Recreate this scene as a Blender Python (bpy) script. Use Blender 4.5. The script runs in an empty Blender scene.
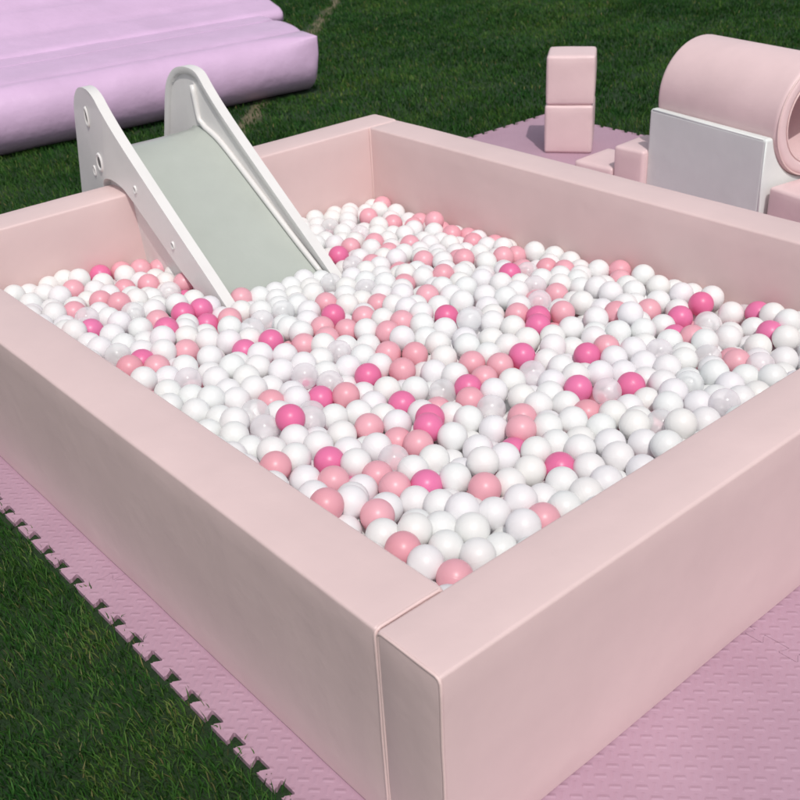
import bpy, bmesh, math, random
import numpy as np
from mathutils import Vector, Matrix, noise

random.seed(7)
RNG = np.random.default_rng(11)
SC = bpy.context.scene
COL = SC.collection

# ---------------------------------------------------------------- helpers
def link(o, parent=None):
    COL.objects.link(o)
    if parent:
        o.parent = parent
    return o

def tag(o, label=None, cat=None, group=None, kind=None):
    if label: o['label'] = label
    if cat: o['category'] = cat
    if group: o['group'] = group
    if kind: o['kind'] = kind
    return o

def thing(name, label, cat, loc=(0, 0, 0), rz=0, group=None):
    o = bpy.data.objects.new(name, None)
    o.empty_display_size = .1
    o.location = loc
    o.rotation_euler = (0, 0, rz)
    link(o)
    return tag(o, label, cat, group)

def obj(name, bm, mat, parent=None, smooth=True, wn=False):
    me = bpy.data.meshes.new(name)
    bm.normal_update()
    bm.to_mesh(me)
    bm.free()
    me.materials.append(mat)
    if smooth:
        me.polygons.foreach_set('use_smooth', [True] * len(me.polygons))
    o = bpy.data.objects.new(name, me)
    link(o, parent)
    if wn:
        m = o.modifiers.new('wn', 'WEIGHTED_NORMAL')
        m.keep_sharp = True
        m.weight = 80
    return o

def mark_sharp(bm, deg):
    bm.normal_update()
    for e in bm.edges:
        if len(e.link_faces) == 2 and e.calc_face_angle(0) > math.radians(deg):
            e.smooth = False

def rbox(size, r=.012, cuts=(6, 2, 4), puff=0., wob=0., seed=0, center=(0, 0, 0), crown=None):
    """soft padded box: rounded edges, faces that belly out a little, slight unevenness"""
    hx, hy, hz = [s / 2 for s in size]
    def axis(h, n):
        inner = [-(h - r) + 2 * (h - r) * i / n for i in range(n + 1)]
        k = (0.42, .75, 1.)
        lo = [-(h - r) - r * q for q in reversed(k)]
        hi = [(h - r) + r * q for q in k]
        return lo + inner + hi
    ax = [axis(hx, cuts[0]), axis(hy, cuts[1]), axis(hz, cuts[2])]
    bm = bmesh.new()
    cache = {}
    H = (hx, hy, hz)
    def vert(p):
        key = (round(p[0], 5), round(p[1], 5), round(p[2], 5))
        if key in cache: return cache[key]
        q = [max(-(H[i] - r), min(H[i] - r, p[i])) for i in range(3)]
        d = Vector([p[i] - q[i] for i in range(3)])
        n = d.normalized()
        v = Vector(q) + n * r
        if puff:
            f = 1.
            for i in range(3):
                if abs(n[i]) < .9:
                    f *= 1 - abs(p[i] / H[i]) ** 3
            v += n * puff * f
        if wob:
            s = Vector((v.x * 5 + seed * 7.3, v.y * 5, v.z * 5))
            v += n * wob * noise.noise(s) + n * wob * .35 * noise.noise(s * 3.7)
        cache[key] = bm.verts.new(v + Vector(center))
        return cache[key]
    for i in range(3):
        j, k = (i + 1) % 3, (i + 2) % 3
        for sgn in (-1, 1):
            for a in range(len(ax[j]) - 1):
                for b in range(len(ax[k]) - 1):
                    vs = []
                    for (u, w) in ((a, b), (a + 1, b), (a + 1, b + 1), (a, b + 1)):
                        p = [0, 0, 0]
                        p[i] = sgn * H[i]; p[j] = ax[j][u]; p[k] = ax[k][w]
                        vs.append(vert(p))
                    if sgn < 0: vs.reverse()
                    if len(set(vs)) == 4: bm.faces.new(vs)
    return bm

def tube(bm, pts, rad, n=10, closed=False):
    pts = [Vector(p) for p in pts]
    m = len(pts)
    rings = []
    ref = None
    for i, p in enumerate(pts):
        a = pts[(i - 1) % m] if (closed or i > 0) else p
        b = pts[(i + 1) % m] if (closed or i < m - 1) else p
        t = (b - a).normalized()
        if ref is None:
            ref = t.orthogonal().normalized()
        u = (ref - t * ref.dot(t)).normalized()
        ref = u
        w = t.cross(u)
        rings.append([bm.verts.new(p + (u * math.cos(2 * math.pi * k / n) + w * math.sin(2 * math.pi * k / n)) * rad) for k in range(n)])
    rng = m if closed else m - 1
    for i in range(rng):
        A, B = rings[i], rings[(i + 1) % m]
        for k in range(n):
            bm.faces.new((A[k], A[(k + 1) % n], B[(k + 1) % n], B[k]))
    if not closed:
        bm.faces.new(list(reversed(rings[0])))
        bm.faces.new(rings[-1])
    return bm

def resample(pts, step, closed=False):
    """Catmull-Rom through points"""
    P = [Vector(p) for p in pts]
    n = len(P)
    out = []
    segs = n if closed else n - 1
    for i in range(segs):
        if closed:
            p0, p1, p2, p3 = P[(i - 1) % n], P[i], P[(i + 1) % n], P[(i + 2) % n]
        else:
            p0, p1, p2, p3 = P[max(i - 1, 0)], P[i], P[i + 1], P[min(i + 2, n - 1)]
        k = max(1, int((p2 - p1).length / step))
        for j in range(k):
            t = j / k
            out.append(.5 * ((2 * p1) + (p2 - p0) * t + (2 * p0 - 5 * p1 + 4 * p2 - p3) * t * t + (3 * p1 - p0 - 3 * p2 + p3) * t ** 3))
    if not closed: out.append(P[-1])
    return out

# ---------------------------------------------------------------- materials
def nodes(name):
    m = bpy.data.materials.new(name)
    m.use_nodes = True
    nt = m.node_tree
    return m, nt, nt.nodes['Principled BSDF'], nt.nodes['Material Output']

def N(nt, typ, **kw):
    n = nt.nodes.new(typ)
    for k, v in kw.items():
        if k.startswith('i_'):
            key = k[2:]
            n.inputs[int(key) if key.isdigit() else key.replace('_', ' ')].default_value = v
        else:
            setattr(n, k, v)
    return n

def ramp(nt, fac, stops):
    r = N(nt, 'ShaderNodeValToRGB')
    els = r.color_ramp.elements
    while len(els) < len(stops): els.new(.5)
    for e, (p, c) in zip(els, stops):
        e.position = p
        e.color = (*c, 1) if len(c) == 3 else c
    nt.links.new(fac, r.inputs[0])
    return r

def bump(nt, bsdf, height, strength, dist):
    b = N(nt, 'ShaderNodeBump', i_Strength=strength, i_Distance=dist)
    nt.links.new(height, b.inputs['Height'])
    nt.links.new(b.outputs[0], bsdf.inputs['Normal'])
    return b

def vinyl(name, c, rough=.42, var=.04, wrinkle=.5):
    """soft-play leatherette: fine grain, faint unevenness of tone, shallow wrinkles"""
    m, nt, b, out = nodes(name)
    tc = N(nt, 'ShaderNodeTexCoord')
    n1 = N(nt, 'ShaderNodeTexNoise', i_Scale=3.2, i_Detail=4., i_Roughness=.55)
    nt.links.new(tc.outputs['Object'], n1.inputs['Vector'])
    d = [max(0, v * (1 - var * 1.6)) for v in c]
    l = [min(1, v * (1 + var)) for v in c]
    r = ramp(nt, n1.outputs['Fac'], [(.3, d), (.7, l)])
    # sparse scuffs
    n3 = N(nt, 'ShaderNodeTexNoise', i_Scale=16., i_Detail=6., i_Roughness=.7)
    nt.links.new(tc.outputs['Object'], n3.inputs['Vector'])
    r3 = ramp(nt, n3.outputs['Fac'], [(.66, (0, 0, 0)), (.76, (.22, .22, .22))])
    mx = N(nt, 'ShaderNodeMixRGB', blend_type='MIX')
    mx.inputs[2].default_value = (c[0] * .8, c[1] * .76, c[2] * .74, 1)
    nt.links.new(r3.outputs[0], mx.inputs[0]); nt.links.new(r.outputs[0], mx.inputs[1])
    nt.links.new(mx.outputs[0], b.inputs['Base Color'])
    b.inputs['Roughness'].default_value = rough
    b.inputs['IOR'].default_value = 1.45
    n2 = N(nt, 'ShaderNodeTexNoise', i_Scale=9., i_Detail=3., i_Roughness=.5)
    nt.links.new(tc.outputs['Object'], n2.inputs['Vector'])
    v = N(nt, 'ShaderNodeTexVoronoi', i_Scale=900.)
    nt.links.new(tc.outputs['Object'], v.inputs['Vector'])
    ad = N(nt, 'ShaderNodeMath', operation='MULTIPLY_ADD')
    ad.inputs[1].default_value = .03
    nt.links.new(v.outputs['Distance'], ad.inputs[0]); nt.links.new(n2.outputs['Fac'], ad.inputs[2])
    bump(nt, b, ad.outputs[0], wrinkle, .008)
    return m

def plastic(name, c, rough=.35, var=.03):
    m, nt, b, out = nodes(name)
    tc = N(nt, 'ShaderNodeTexCoord')
    n1 = N(nt, 'ShaderNodeTexNoise', i_Scale=5., i_Detail=5., i_Roughness=.6)
    nt.links.new(tc.outputs['Object'], n1.inputs['Vector'])
    r = ramp(nt, n1.outputs['Fac'], [(.3, [v * (1 - var * 1.5) for v in c]), (.7, [min(1, v * (1 + var)) for v in c])])
    nt.links.new(r.outputs[0], b.inputs['Base Color'])
    b.inputs['Roughness'].default_value = rough
    n2 = N(nt, 'ShaderNodeTexNoise', i_Scale=60., i_Detail=2.)
    nt.links.new(tc.outputs['Object'], n2.inputs['Vector'])
    bump(nt, b, n2.outputs['Fac'], .08, .004)
    return m

def ball_mat(name, cols, trans=.20, rough=.36):
    """thin hollow plastic: light leaks through the shell; slight tone change ball to ball"""
    m, nt, b, out = nodes(name)
    oi = N(nt, 'ShaderNodeObjectInfo')
    at = N(nt, 'ShaderNodeAttribute', attribute_name='tone')
    ad = N(nt, 'ShaderNodeMath', operation='ADD')
    fr = N(nt, 'ShaderNodeMath', operation='FRACT')
    nt.links.new(oi.outputs['Random'], ad.inputs[0]); nt.links.new(at.outputs['Fac'], ad.inputs[1])
    nt.links.new(ad.outputs[0], fr.inputs[0])
    r = ramp(nt, fr.outputs[0], [(i / max(1, len(cols) - 1), c) for i, c in enumerate(cols)])
    tc = N(nt, 'ShaderNodeTexCoord')
    # faint moulding seam round the middle
    sx = N(nt, 'ShaderNodeSeparateXYZ')
    nt.links.new(tc.outputs['Object'], sx.inputs[0])
    ab = N(nt, 'ShaderNodeMath', operation='ABSOLUTE'); nt.links.new(sx.outputs[2], ab.inputs[0])
    mr = N(nt, 'ShaderNodeMapRange'); mr.inputs[1].default_value = .0004; mr.inputs[2].default_value = .0016
    mr.inputs[3].default_value = 1; mr.inputs[4].default_value = 0
    nt.links.new(ab.outputs[0], mr.inputs[0])
    n2 = N(nt, 'ShaderNodeTexNoise', i_Scale=30., i_Detail=2.)
    nt.links.new(tc.outputs['Object'], n2.inputs['Vector'])
    ma = N(nt, 'ShaderNodeMath', operation='MULTIPLY_ADD'); ma.inputs[1].default_value = .5
    nt.links.new(n2.outputs['Fac'], ma.inputs[0]); nt.links.new(mr.outputs[0], ma.inputs[2])
    bump(nt, b, ma.outputs[0], .22, .0012)
    nt.links.new(r.outputs[0], b.inputs['Base Color'])
    b.inputs['Roughness'].default_value = rough
    tr = N(nt, 'ShaderNodeBsdfTranslucent')
    nt.links.new(r.outputs[0], tr.inputs[0])
    mx = N(nt, 'ShaderNodeMixShader'); mx.inputs[0].default_value = trans
    nt.links.new(b.outputs[0], mx.inputs[1]); nt.links.new(tr.outputs[0], mx.inputs[2])
    nt.links.new(mx.outputs[0], out.inputs[0])
    return m

def clear_mat(name):
    m, nt, b, out = nodes(name)
    oi = N(nt, 'ShaderNodeObjectInfo')
    r = ramp(nt, oi.outputs['Random'], [(0, (.93, .92, .94)), (.5, (.96, .91, .95)), (1, (.92, .95, .95))])
    b.inputs['Roughness'].default_value = .22
    nt.links.new(r.outputs[0], b.inputs['Base Color'])
    tp = N(nt, 'ShaderNodeBsdfTransparent')
    tp.inputs[0].default_value = (1, 1, 1, 1)
    tl = N(nt, 'ShaderNodeBsdfTranslucent'); nt.links.new(r.outputs[0], tl.inputs[0])
    m1 = N(nt, 'ShaderNodeMixShader'); m1.inputs[0].default_value = .12
    nt.links.new(b.outputs[0], m1.inputs[1]); nt.links.new(tl.outputs[0], m1.inputs[2])
    lw = N(nt, 'ShaderNodeLayerWeight', i_Blend=.35)
    mr = N(nt, 'ShaderNodeMapRange'); mr.inputs[3].default_value = .40; mr.inputs[4].default_value = .74
    nt.links.new(lw.outputs['Facing'], mr.inputs[0])
    m2 = N(nt, 'ShaderNodeMixShader')
    nt.links.new(mr.outputs[0], m2.inputs[0])
    nt.links.new(tp.outputs[0], m2.inputs[1]); nt.links.new(m1.outputs[0], m2.inputs[2])
    nt.links.new(m2.outputs[0], out.inputs[0])
    return m

def mat_foam():
    """EVA tile: basket-weave relief of short ridges lying at 45 degrees to the tile edges"""
    m, nt, b, out = nodes('pink_eva_foam')
    geo = N(nt, 'ShaderNodeNewGeometry')
    mp = N(nt, 'ShaderNodeMapping'); mp.inputs['Rotation'].default_value = (0, 0, math.radians(45)); 
    cell = .029
    mp.inputs['Scale'].default_value = (1 / cell, 1 / cell, 1)
    nt.links.new(geo.outputs['Position'], mp.inputs[0])
    sp = N(nt, 'ShaderNodeSeparateXYZ'); nt.links.new(mp.outputs[0], sp.inputs[0])
    def M(op, a, bb=None):
        n = N(nt, 'ShaderNodeMath', operation=op)
        for i, q in enumerate((a, bb)):
            if q is None: continue
            if isinstance(q, (int, float)): n.inputs[i].default_value = q
            else: nt.links.new(q, n.inputs[i])
        return n.outputs[0]
    x, y = sp.outputs[0], sp.outputs[1]
    fx, fy = M('FRACT', x), M('FRACT', y)
    par = M('MODULO', M('ABSOLUTE', M('ADD', M('FLOOR', x), M('FLOOR', y))), 2)
    def ridge(al, ac):
        # one long soft dash per cell
        long_ = M('SUBTRACT', 1, M('POWER', M('MULTIPLY', M('ABSOLUTE', M('SUBTRACT', al, .5)), 2.), 6.))
        cross = M('MAXIMUM', M('SUBTRACT', 1, M('MULTIPLY', M('ABSOLUTE', M('SUBTRACT', ac, .5)), 4.2)), 0)
        return M('MULTIPLY', long_, cross)
    r1, r2 = ridge(fx, fy), ridge(fy, fx)
    h = M('ADD', M('MULTIPLY', r1, M('SUBTRACT', 1, par)), M('MULTIPLY', M('MULTIPLY', r2, .5), par))
    n1 = N(nt, 'ShaderNodeTexNoise', i_Scale=2.5, i_Detail=5., i_Roughness=.6)
    nt.links.new(geo.outputs['Position'], n1.inputs['Vector'])
    r = ramp(nt, n1.outputs['Fac'], [(.3, (.405, .25, .325)), (.7, (.455, .29, .37))])
    n3 = N(nt, 'ShaderNodeTexNoise', i_Scale=40., i_Detail=4., i_Roughness=.7)
    nt.links.new(geo.outputs['Position'], n3.inputs['Vector'])
    r3 = ramp(nt, n3.outputs['Fac'], [(.72, (0, 0, 0)), (.80, (.6, .6, .6))])
    mx = N(nt, 'ShaderNodeMixRGB'); mx.inputs[2].default_value = (.36, .2, .24, 1)
    nt.links.new(r3.outputs[0], mx.inputs[0]); nt.links.new(r.outputs[0], mx.inputs[1])
    nt.links.new(mx.outputs[0], b.inputs['Base Color'])
    b.inputs['Roughness'].default_value = .55
    bump(nt, b, h, .85, .0022)
    return m

VINYL = vinyl('pink_vinyl', (.705, .535, .525), .42, var=.025, wrinkle=.3)
VINYL_PIPE = vinyl('pink_vinyl_piping', (.76, .57, .55), .40, wrinkle=.1)
BLOCK = vinyl('pink_soft_block_vinyl', (.75, .56, .565), .40, wrinkle=.35)
GREYV = vinyl('pale_grey_vinyl', (.73, .755, .735), .42, wrinkle=.3)
LILAC = vinyl('lilac_inflatable_pvc', (.63, .435, .63), .30, wrinkle=.8)
WHITEP = plastic('white_slide_plastic', (.73, .715, .70), .34)
MINT = plastic('mint_grey_slide_plastic', (.425, .455, .415), .30)
RECESS_SHADE = plastic('painted_recess_shade', (.13, .125, .125), .5)  # dark colour stands in for the shade inside the slide's small recesses
FOAM = mat_foam()
BW = ball_mat('white_ball_plastic', [(.915, .90, .925), (.92, .915, .915), (.90, .92, .915), (.925, .915, .895), (.915, .895, .925)])
BP = ball_mat('pink_ball_plastic', [(.87, .43, .505), (.88, .47, .54), (.85, .40, .47)])
BH = ball_mat('hot_pink_ball_plastic', [(.84, .19, .40), (.86, .23, .46), (.83, .18, .37)])
BC = clear_mat('clear_ball_plastic')

# ---------------------------------------------------------------- camera
F_PX = 1058.79
YAW, PIT, ROL = .88123, -.51481, -.05525
CAM = Vector((-.91884, -1.04663, 1.91524))
Fv = Vector((math.cos(PIT) * math.cos(YAW), math.cos(PIT) * math.sin(YAW), math.sin(PIT)))
R0 = Vector((math.sin(YAW), -math.cos(YAW), 0)); U0 = R0.cross(Fv)
c_, s_ = math.cos(ROL), math.sin(ROL)
Rv = R0 * c_ + U0 * s_; Uv = U0 * c_ - R0 * s_
cd = bpy.data.cameras.new('camera')
cd.sensor_width = 36; cd.lens = 36 * F_PX / 800
cd.clip_start = .05; cd.clip_end = 400
cd.dof.use_dof = True; cd.dof.focus_distance = 3.1; cd.dof.aperture_fstop = 6.3
cam = bpy.data.objects.new('camera', cd)
mw = Matrix(((Rv.x, Uv.x, -Fv.x, CAM.x), (Rv.y, Uv.y, -Fv.y, CAM.y), (Rv.z, Uv.z, -Fv.z, CAM.z), (0, 0, 0, 1)))
cam.matrix_world = mw
link(cam); SC.camera = cam

# ---------------------------------------------------------------- light
SUN_EL = math.radians(56.5)
SUN_AZ = Vector((-.48, -.877, 0)).normalized()
sd = SUN_AZ * math.cos(SUN_EL) + Vector((0, 0, math.sin(SUN_EL)))
sl = bpy.data.lights.new('sun', 'SUN')
sl.energy = 2.25; sl.angle = math.radians(.6); sl.color = (1, .965, .915)
so = bpy.data.objects.new('sun', sl)
so.rotation_euler = (-sd).to_track_quat('-Z', 'Y').to_euler()
so.location = sd * 20
link(so)
w = bpy.data.worlds.new('World'); SC.world = w
w.use_nodes = True
nt = w.node_tree
bg = nt.nodes['Background']
sky = nt.nodes.new('ShaderNodeTexSky')
sky.sky_type = 'NISHITA'; sky.sun_disc = False
sky.sun_elevation = SUN_EL
sky.sun_rotation = math.atan2(SUN_AZ.x, SUN_AZ.y) % (2 * math.pi)
sky.air_density = 1.0; sky.dust_density = 2.5; sky.ozone_density = 1.0
hs = nt.nodes.new('ShaderNodeHueSaturation'); hs.inputs['Saturation'].default_value = .4   # neutral white balance in the shade
nt.links.new(sky.outputs[0], hs.inputs['Color']); nt.links.new(hs.outputs[0], bg.inputs[0])
bg.inputs[1].default_value = .118
vs = SC.view_settings
vs.view_transform = 'Standard'; vs.look = 'None'; vs.gamma = 1; vs.exposure = 0.0
vs.use_curve_mapping = False
SC.cycles.max_bounces = 10; SC.cycles.diffuse_bounces = 6; SC.cycles.transparent_max_bounces = 16
SC.cycles.transmission_bounces = 8

# ---------------------------------------------------------------- the pit
A, B, H, T = 2.437, 3.1064, .5531, .18
pit = thing('ball_pit', 'large square pink padded vinyl ball pit filled with white and pink balls', 'ball pit')

def wall(x0, x1, y0, y1, seed, ends):
    L, W = x1 - x0, y1 - y0
    g = .0015
    n = (max(3, int(L / .06)), max(3, int(W / .06)), 8)
    bm = rbox((L - 2 * g, W - 2 * g, H), .0085, n, puff=.003, wob=.0015, seed=seed,
              center=((x0 + x1) / 2, (y0 + y1) / 2, H / 2))
    o = obj('wall', bm, VINYL, pit)
    # welted seam round each end of the foam bar
    for e in ends:
        pb = bmesh.new()
        i = .008
        if e in ('x0', 'x1'):
            X = x0 + .004 if e == 'x0' else x1 - .004
            loop = [(X, y0 + i - .005, .012), (X, y1 - i + .005, .012), (X, y1 - i + .005, H - .004), (X, y0 + i - .005, H - .004)]
        else:
            Y = y0 + .004 if e == 'y0' else y1 - .004
            loop = [(x0 + i - .005, Y, .012), (x1 - i + .005, Y, .012), (x1 - i + .005, Y, H - .004), (x0 + i - .005, Y, H - .004)]
        pts = []
        for k in range(4):
            a, b = Vector(loop[k]), Vector(loop[(k + 1) % 4])
            c = Vector(loop[(k + 2) % 4])
            m = max(3, int((b - a).length / .04))
            rr = .012
            st = a + (b - a).normalized() * rr; en = b - (b - a).normalized() * rr
            for j in range(m + 1):
                q = st.lerp(en, j / m)
                q += Vector((noise.noise(q * 9 + Vector((seed, 0, 0))), noise.noise(q * 9 + Vector((0, seed, 5))), 0)) * .0012
                pts.append(q)
            # corner
            pts.append(b - (b - a).normalized() * rr * .3 + (c - b).normalized() * rr * .3)
        tube(pb, pts, .0038 if seed == 1 else .0045, 8, closed=True)
        obj('piping', pb, VINYL_PIPE, o)
    return o

wall(0, A - T, 0, T, 1, ['x0', 'x1'])
wall(A - T, A, 0, B - T, 2, ['y0', 'y1'])
wall(T, A, B - T, B, 3, ['x0', 'x1'])
wall(0, T, T, B, 4, ['y0', 'y1'])

# ---------------------------------------------------------------- slide
slide = thing('play_slide', 'white plastic toddler slide hooked over the pit wall with mint grey chute', 'slide', (1.2125, 3.0, 0))
def sl_loc(p): return (p[0] - 1.2125, p[1] - 3.0, p[2])
PROFILE = [(3.565, -.012), (3.50, .20), (3.425, .46), (3.365, .66), (3.315, .83), (3.275, .90), (3.215, .944), (3.135, .957), (3.065, .940), (3.01, .885),
           (2.935, .815), (2.835, .733), (2.66, .598), (2.486, .466), (2.33, .350), (2.178, .233), (2.06, .142), (1.985, .085),
           (1.96, .05), (1.99, .02), (2.07, .025), (2.20, .105), (2.403, .245), (2.547, .330), (2.679, .418), (2.80, .500), (2.886, .556),
           (2.945, .585), (3.03, .597), (3.10, .580), (3.125, .53), (3.135, .40), (3.145, .20), (3.15, -.012)]

def side_panel(x_out, sgn, label=None):
    """sgn = direction from the outer face towards the chute"""
    pts = resample([(p[0], p[1], 0) for p in PROFILE], .02)
    th = .044
    bm = bmesh.new()
    def bend(y):
        return sgn * .10 * max(0., y - 3.07)     # the rear of the panel leans inwards past a soft crease
    f = bm.faces.new([bm.verts.new((x_out + bend(p.x), p.x, p.y)) for p in pts])
    r = bmesh.ops.extrude_face_region(bm, geom=[f])
    vs_ = [g for g in r['geom'] if isinstance(g, bmesh.types.BMVert)]
    f2 = [g for g in r['geom'] if isinstance(g, bmesh.types.BMFace)][0]
    bmesh.ops.translate(bm, vec=(sgn * th, 0, 0), verts=vs_)
    # moulded rim and recessed inner face
    ins = bmesh.ops.inset_region(bm, faces=[f2], thickness=.026, use_even_offset=True)
    ins2 = bmesh.ops.inset_region(bm, faces=[f2], thickness=.006, depth=0)
    bmesh.ops.translate(bm, vec=(-sgn * .012, 0, 0), verts=list(f2.verts))
    bmesh.ops.recalc_face_normals(bm, faces=bm.faces)
    bm.normal_update()
    ed = [e for e in bm.edges if len(e.link_faces) == 2 and e.calc_face_angle(0) > 1.2]
    bmesh.ops.bevel(bm, geom=ed, offset=.012, segments=4, profile=.5, affect='EDGES', clamp_overlap=True)
    big = [q for q in bm.faces if len(q.verts) > 5]
    bmesh.ops.triangulate(bm, faces=big)
    for v in bm.verts: v.co = Vector(sl_loc(v.co))
    return obj('side_panel', bm, WHITEP, slide, wn=True)

XL, XR = .945, 1.480
pl = side_panel(XL, 1)
pr = side_panel(XR, -1)
# chute
CH = [(3.17, .560), (3.165, .66), (3.145, .688), (3.09, .692), (3.035, .688), (2.98, .668), (2.90, .625), (2.65, .462), (2.45, .332), (2.30, .240), (2.17, .168), (2.06, .125), (1.97, .105)]
ch = resample([(p[0], p[1], 0) for p in CH], .03)
bm = bmesh.new()
xs = [XL + .040, XL + .055, XL + .075, XL + .11, 1.08, 1.21, 1.34, XR - .11, XR - .075, XR - .055, XR - .040]
zs = [.020, .006, .001, 0, -.002, -.003, -.002, 0, .001, .006, .020]
grid = [[bm.verts.new(sl_loc((x, p.x, p.y + z))) for x, z in zip(xs, zs)] for p in ch]
for a, b in zip(grid[:-1], grid[1:]):
    for k in range(len(xs) - 1):
        bm.faces.new((a[k], b[k], b[k + 1], a[k + 1]))
bmesh.ops.recalc_face_normals(bm, faces=bm.faces)
chute = obj('chute', bm, MINT, slide)
sm = chute.modifiers.new('thickness', 'SOLIDIFY'); sm.thickness = .014; sm.offset = -1
# raised ridges beside the chute, running up the inner face of each side
RG = [(3.105, .885), (3.095, .80), (3.085, .735), (3.04, .708), (2.985, .690), (2.90, .648), (2.65, .487), (2.45, .357), (2.33, .282), (2.27, .245)]
rg = resample([(p[0], p[1], 0) for p in RG], .03)
for x in (XL + .046, XR - .046):
    bm = bmesh.new()
    tube(bm, [sl_loc((x, p.x, p.y)) for p in rg], .0125, 10)
    obj('ridge', bm, WHITEP, slide)

def boss(x, y, z, r, sgn, deep=.004, tall=None):
    """round moulded ring with a recessed middle"""
    bm = bmesh.new()
    n = 24
    tl = tall or r
    rings = []
    for rr, d in ((1.25, 0.0), (1.12, .006), (.92, .007), (.80, .001), (0.01, .001)):
        rings.append([bm.verts.new(sl_loc((x - sgn * d, y + math.cos(2 * math.pi * k / n) * r * rr, z + math.sin(2 * math.pi * k / n) * tl * rr))) for k in range(n)])
    for a, b in zip(rings[:-1], rings[1:]):
        for k in range(n): bm.faces.new((a[k], a[(k + 1) % n], b[(k + 1) % n], b[k]))
    bmesh.ops.recalc_face_normals(bm, faces=bm.faces)
    o = obj('bolt_cap', bm, WHITEP, slide)
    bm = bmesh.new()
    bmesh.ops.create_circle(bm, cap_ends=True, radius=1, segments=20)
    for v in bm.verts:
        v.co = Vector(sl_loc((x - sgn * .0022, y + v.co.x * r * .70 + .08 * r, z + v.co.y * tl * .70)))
    obj('shade_disc', bm, RECESS_SHADE, o)  # flat dark disc: shade of the sunken middle painted as colour
    return o
lx = XL
boss(lx + .003, 3.106, .655, .020, 1, tall=.034)
boss(lx + .010, 3.163, .835, .013, 1, tall=.036)
boss(lx + .013, 3.190, .600, .009, 1, tall=.020)
boss(lx, 2.815, .600, .009, 1, tall=.015)
boss(lx, 2.570, .425, .009, 1, tall=.015)
boss(lx, 2.330, .262, .009, 1, tall=.015)
boss(XR - .032, 3.115, .865, .018, 1, tall=.026)
boss(XR - .032, 3.155, .735, .012, 1)

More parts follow.
